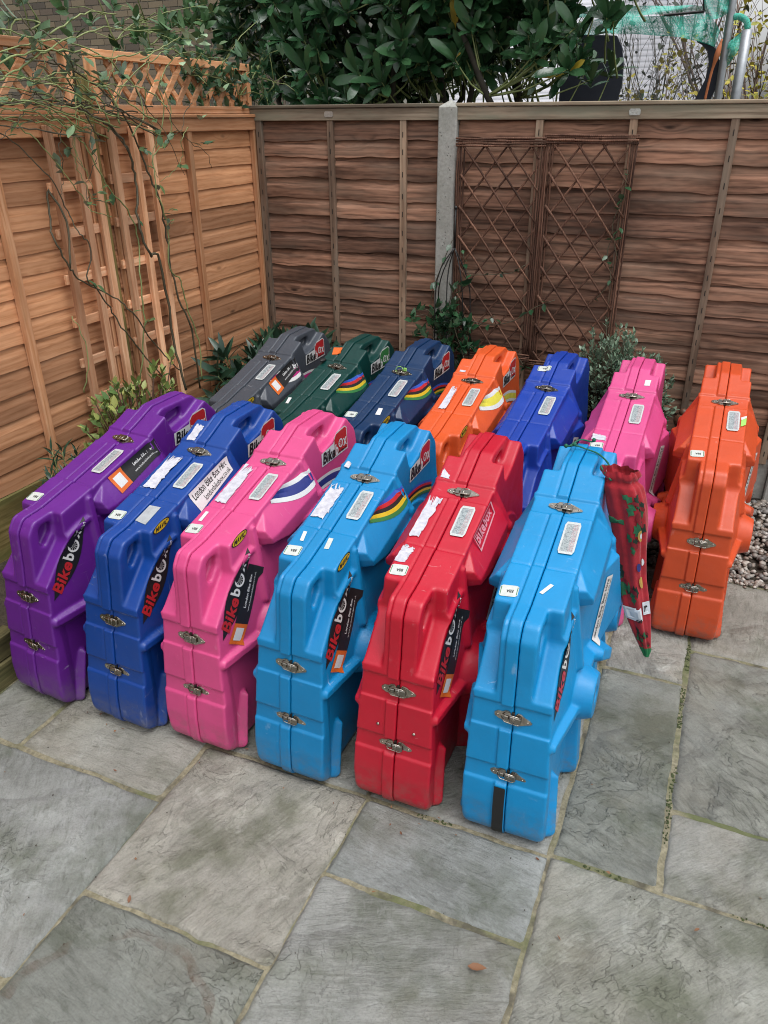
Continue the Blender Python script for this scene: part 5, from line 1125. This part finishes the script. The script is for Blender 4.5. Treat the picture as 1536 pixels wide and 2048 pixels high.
hb = house('terraced_house', 'low house with a pale tiled roof behind the trampoline net', -5.4, -1.0, 15.0, 1.75, 6, MORT2, [(-3.0, .45, .8, 1.1), (-1.8, .45, .8, 1.1)], TILE, 2.6)
m = MB(); m.box((.2, .3, 1.76), (.75, .8, 2.6)); m.build('chimney', BRICK, hb)
# trampoline, tipped up against the far side of the fence
TY = 5.9; tp = tag(empty('trampoline', (.4, TY, 0)), 'trampoline with sagging green net and grey poles beyond the back fence', 'trampoline'); T0 = Vector((.4, TY, 0)); k2 = 1/3.523
def tpx(x, y, Y=TY): return atY(1100+x*k2, y*k2, Y)-T0
t = NT('green_mesh_net'); v = t.coord(rnd=False); n = t.noise(v, 50, 5, .8); t.set(color=t.ramp(n, [(.3, (.015, .30, .23)), (.7, (.10, .62, .48))]), rough=.7, alpha=t.ramp(t.noise(v, 220, 3, .7), [(.40, .35), (.52, .92)])); GNET = t.m
t = NT('grey_safety_net'); v = t.coord(rnd=False); t.set(color=(.10, .11, .12), rough=.8, alpha=t.math('ADD', t.math('MULTIPLY', t.noise(v, 300, 2), .2), .30)); SNET = t.m
MATB = flat('black_jump_mat', (.018, .022, .035), .7, var=.1)
def sheet(name, rows_, mat, th=0.0, Y=TY, amp=.03, seed=1):
    r = random.Random(seed); v = []; f = []; nc = len(rows_[0])
    R_ = [smooth_path([tpx(a, b, Y) for a, b in row], 5) for row in rows_]; nn = len(R_[0]); K = 5; allr = []
    for i in range(len(R_)-1):
        for k in range(K): allr.append([R_[i][j].lerp(R_[i+1][j], k/K) for j in range(nn)])
    allr.append(R_[-1])
    for i, row in enumerate(allr):
        for j, p in enumerate(row): v.append(p+Vector((0, amp*(math.sin(j*.55+i*.35+seed)+.6*math.sin(j*1.3-i*.8)), 0)))
    for i in range(len(allr)-1):
        for j in range(nn-1): f.append((i*nn+j, i*nn+j+1, (i+1)*nn+j+1, (i+1)*nn+j))
    return link(name, mesh(name, v, f), mat, tp, True)
m = MB(); m.tube([tpx(1292, -260), tpx(1288, 0), tpx(1178, 720), tpx(1100, 1300)], .0235, 12); m.build('pole', STEEL, tp, True)
m = MB(); m.tube([tpx(1392, 210, 5.75), tpx(1300, 720, 5.75), tpx(1215, 1300, 5.75)], .030, 12); m.build('pole', STEEL, tp, True)
m = MB(); m.tube(smooth_path([tpx(1290, 120), tpx(1340, 118), tpx(1385, 150), tpx(1393, 205)], 4), .018, 8); m.build('ring_rail', GNET, tp, True)
sheet('green_skirt', [[(-100, 190), (130, 178), (420, 120), (640, 118), (900, 112), (1090, 100), (1150, 135), (1195, 210)], [(-100, 270), (130, 250), (350, 240), (540, 240), (860, 255), (1010, 285), (1110, 310), (1165, 335)]], GNET, seed=2)
sheet('green_skirt', [[(130, 60), (440, 42), (800, 38), (1075, 45), (1080, 60)], [(130, 130), (440, 120), (640, 112), (860, 100), (1085, 98)]], GNET, seed=3, Y=TY+.1)
sheet('green_skirt', [[(1085, -120), (1180, -125), (1270, -120)], [(1088, 60), (1170, 60), (1262, 40)], [(1095, 100), (1160, 140), (1255, 95)]], GNET, seed=4)
sheet('green_skirt', [[(1385, 205), (1345, 225), (1262, 300)], [(1398, 235), (1330, 320), (1245, 360)], [(1370, 270), (1300, 400), (1238, 480)]], GNET, seed=5)
sheet('safety_net', [[(440, -150), (700, -150), (1080, -150)], [(440, 40), (700, 40), (1080, 40)]], SNET, Y=TY+.2, amp=.01, seed=6)
sheet('safety_net', [[(480, 240), (860, 250), (1120, 310), (1180, 330)], [(470, 720), (800, 720), (1080, 720), (1170, 720)], [(470, 1300), (800, 1300), (1000, 1300), (1100, 1300)]], SNET, Y=TY+.15, amp=.01, seed=7)
m = MB(); P1 = [tpx(a, b, TY+.1) for a, b in ((100, 240), (470, 250), (505, 330), (516, 450), (505, 590), (470, 720), (380, 1100), (60, 1100), (60, 740))]
m.add([p for p in P1]+[p+Vector((0, .04, 0)) for p in P1], [tuple(range(9)), tuple(range(17, 8, -1))]+[(i, (i+1) % 9, 9+(i+1) % 9, 9+i) for i in range(9)]); m.build('jump_mat', MATB, tp)
m = MB(); P1 = [tpx(a, b, TY+.05) for a, b in ((1040, 285), (1130, 310), (1168, 345), (1200, 440), (1196, 560), (1150, 660), (1120, 720), (1040, 1100), (960, 1100), (1010, 720), (1095, 560), (1120, 450), (1110, 360))]; n = len(P1)
m.add([p for p in P1]+[p+Vector((0, .03, 0)) for p in P1], [tuple(range(n)), tuple(range(2*n-1, n-1, -1))]+[(i, (i+1) % n, n+(i+1) % n, n+i) for i in range(n)]); m.build('edge_pad', MATB, tp)
m = MB(); m.tube(smooth_path([tpx(1212, 275, TY-.05), tpx(1180, 380, TY-.05), tpx(1135, 520, TY-.05), tpx(1088, 720, TY-.05)], 4), [.008, .008, .014, .02, .022, .02, .014, .01, .01, .01, .01, .01, .01], 4); m.build('orange_strap', flat('orange_strap', (.50, .16, .06), .7), tp, True)
m = MB(); m.tube([tpx(800, 108, TY-.02), tpx(1080, 82, TY-.02)], .008, 6); m.tube([tpx(1082, -150, TY), tpx(1084, 90, TY)], .006, 6); m.build('black_cord', INK, tp)
# bare and autumn shrubs
def baretree(name, label, base, h, seed, mat, spread, leaves=0, lm=None, lsz=.05, up=.35, cat='tree', levels=4, r0=.03):
    r = random.Random(seed); base = Vector(base); t = tag(empty(name, base), label, cat); S = MB(); Lf = MB(); ends = []
    def grow(p, d, L, rad, lv):
        q = p+d*L*.5+Vector((r.uniform(-.05, .05), r.uniform(-.05, .05), 0))*L; e = p+d*L; S.tube([p, q, e], [rad, rad*.8, rad*.6], 5 if lv > 1 else 4)
        if lv == 0: ends.append(e); return
        ends.append(q)
        for k in range(r.choice((2, 3, 3))): grow(e if k else q, (d+Vector((r.uniform(-1, 1)*spread, r.uniform(-1, 1)*spread, r.uniform(-.2, 1)*up))).normalized(), L*r.uniform(.6, .85), rad*.6, lv-1)
    for k in range(5): grow(Vector((r.uniform(-.2, .2), r.uniform(-.2, .2), 0)), Vector((r.uniform(-.35, .35), r.uniform(-.2, .2), 1)).normalized(), h*.36, r0, levels)
    S.build('branch', mat, t, True)
    if leaves:
        g = leaf_geo(lsz, lsz*.6, 3, .1, .2)
        for k in range(leaves):
            p = r.choice(ends)+Vector((r.gauss(0, .06), r.gauss(0, .06), r.gauss(0, .06))); put_leaf(Lf, g, p, Vector((r.uniform(-1, 1), r.uniform(-1, 1), r.uniform(-1, .6))), r, r.uniform(.6, 1.2))
        Lf.build('foliage', lm, t, True)
    return t
baretree('autumn_shrub', 'yellowing autumn shrub at the far right beyond the back fence', (-.02, 6.7, 0), 2.35, 51, TWIG, .5, 2600, YELL, .05, cat='shrub', levels=4)
baretree('bare_tree', 'bare twiggy tree at the right behind the trampoline poles', (.12, 8.9, 0), 5.0, 52, TWIG, .45, 0, levels=4, r0=.022)
baretree('bare_tree', 'dark thin tree seen through the trampoline net', (-.98, 8.4, 0), 3.0, 53, STEMD, .5, 300, leafmat('dull_leaf', (.02, .035, .015), (.06, .07, .03), None, .6), .07, levels=4, r0=.018)
for i, (x, y, rx, rz, lab) in enumerate(((-1.15, 9.6, .8, 1.9, 'dark evergreen shrub low behind the trampoline net'), (.7, 9.9, 1.2, 1.9, 'green garden shrub beyond the right end of the back fence'), (-5.2, 8.6, 1.6, 2.6, 'dark evergreen far behind the corner of the two fences'))):
    bush('garden_shrub', lab, 'shrub', (x, y, 0), (rx, rx*.8, rz), 420, leaf_geo(.13, .06, 3, .1, .2), LAUR if i != 1 else ROSE, BARK, 60+i, (5, 8), .4)
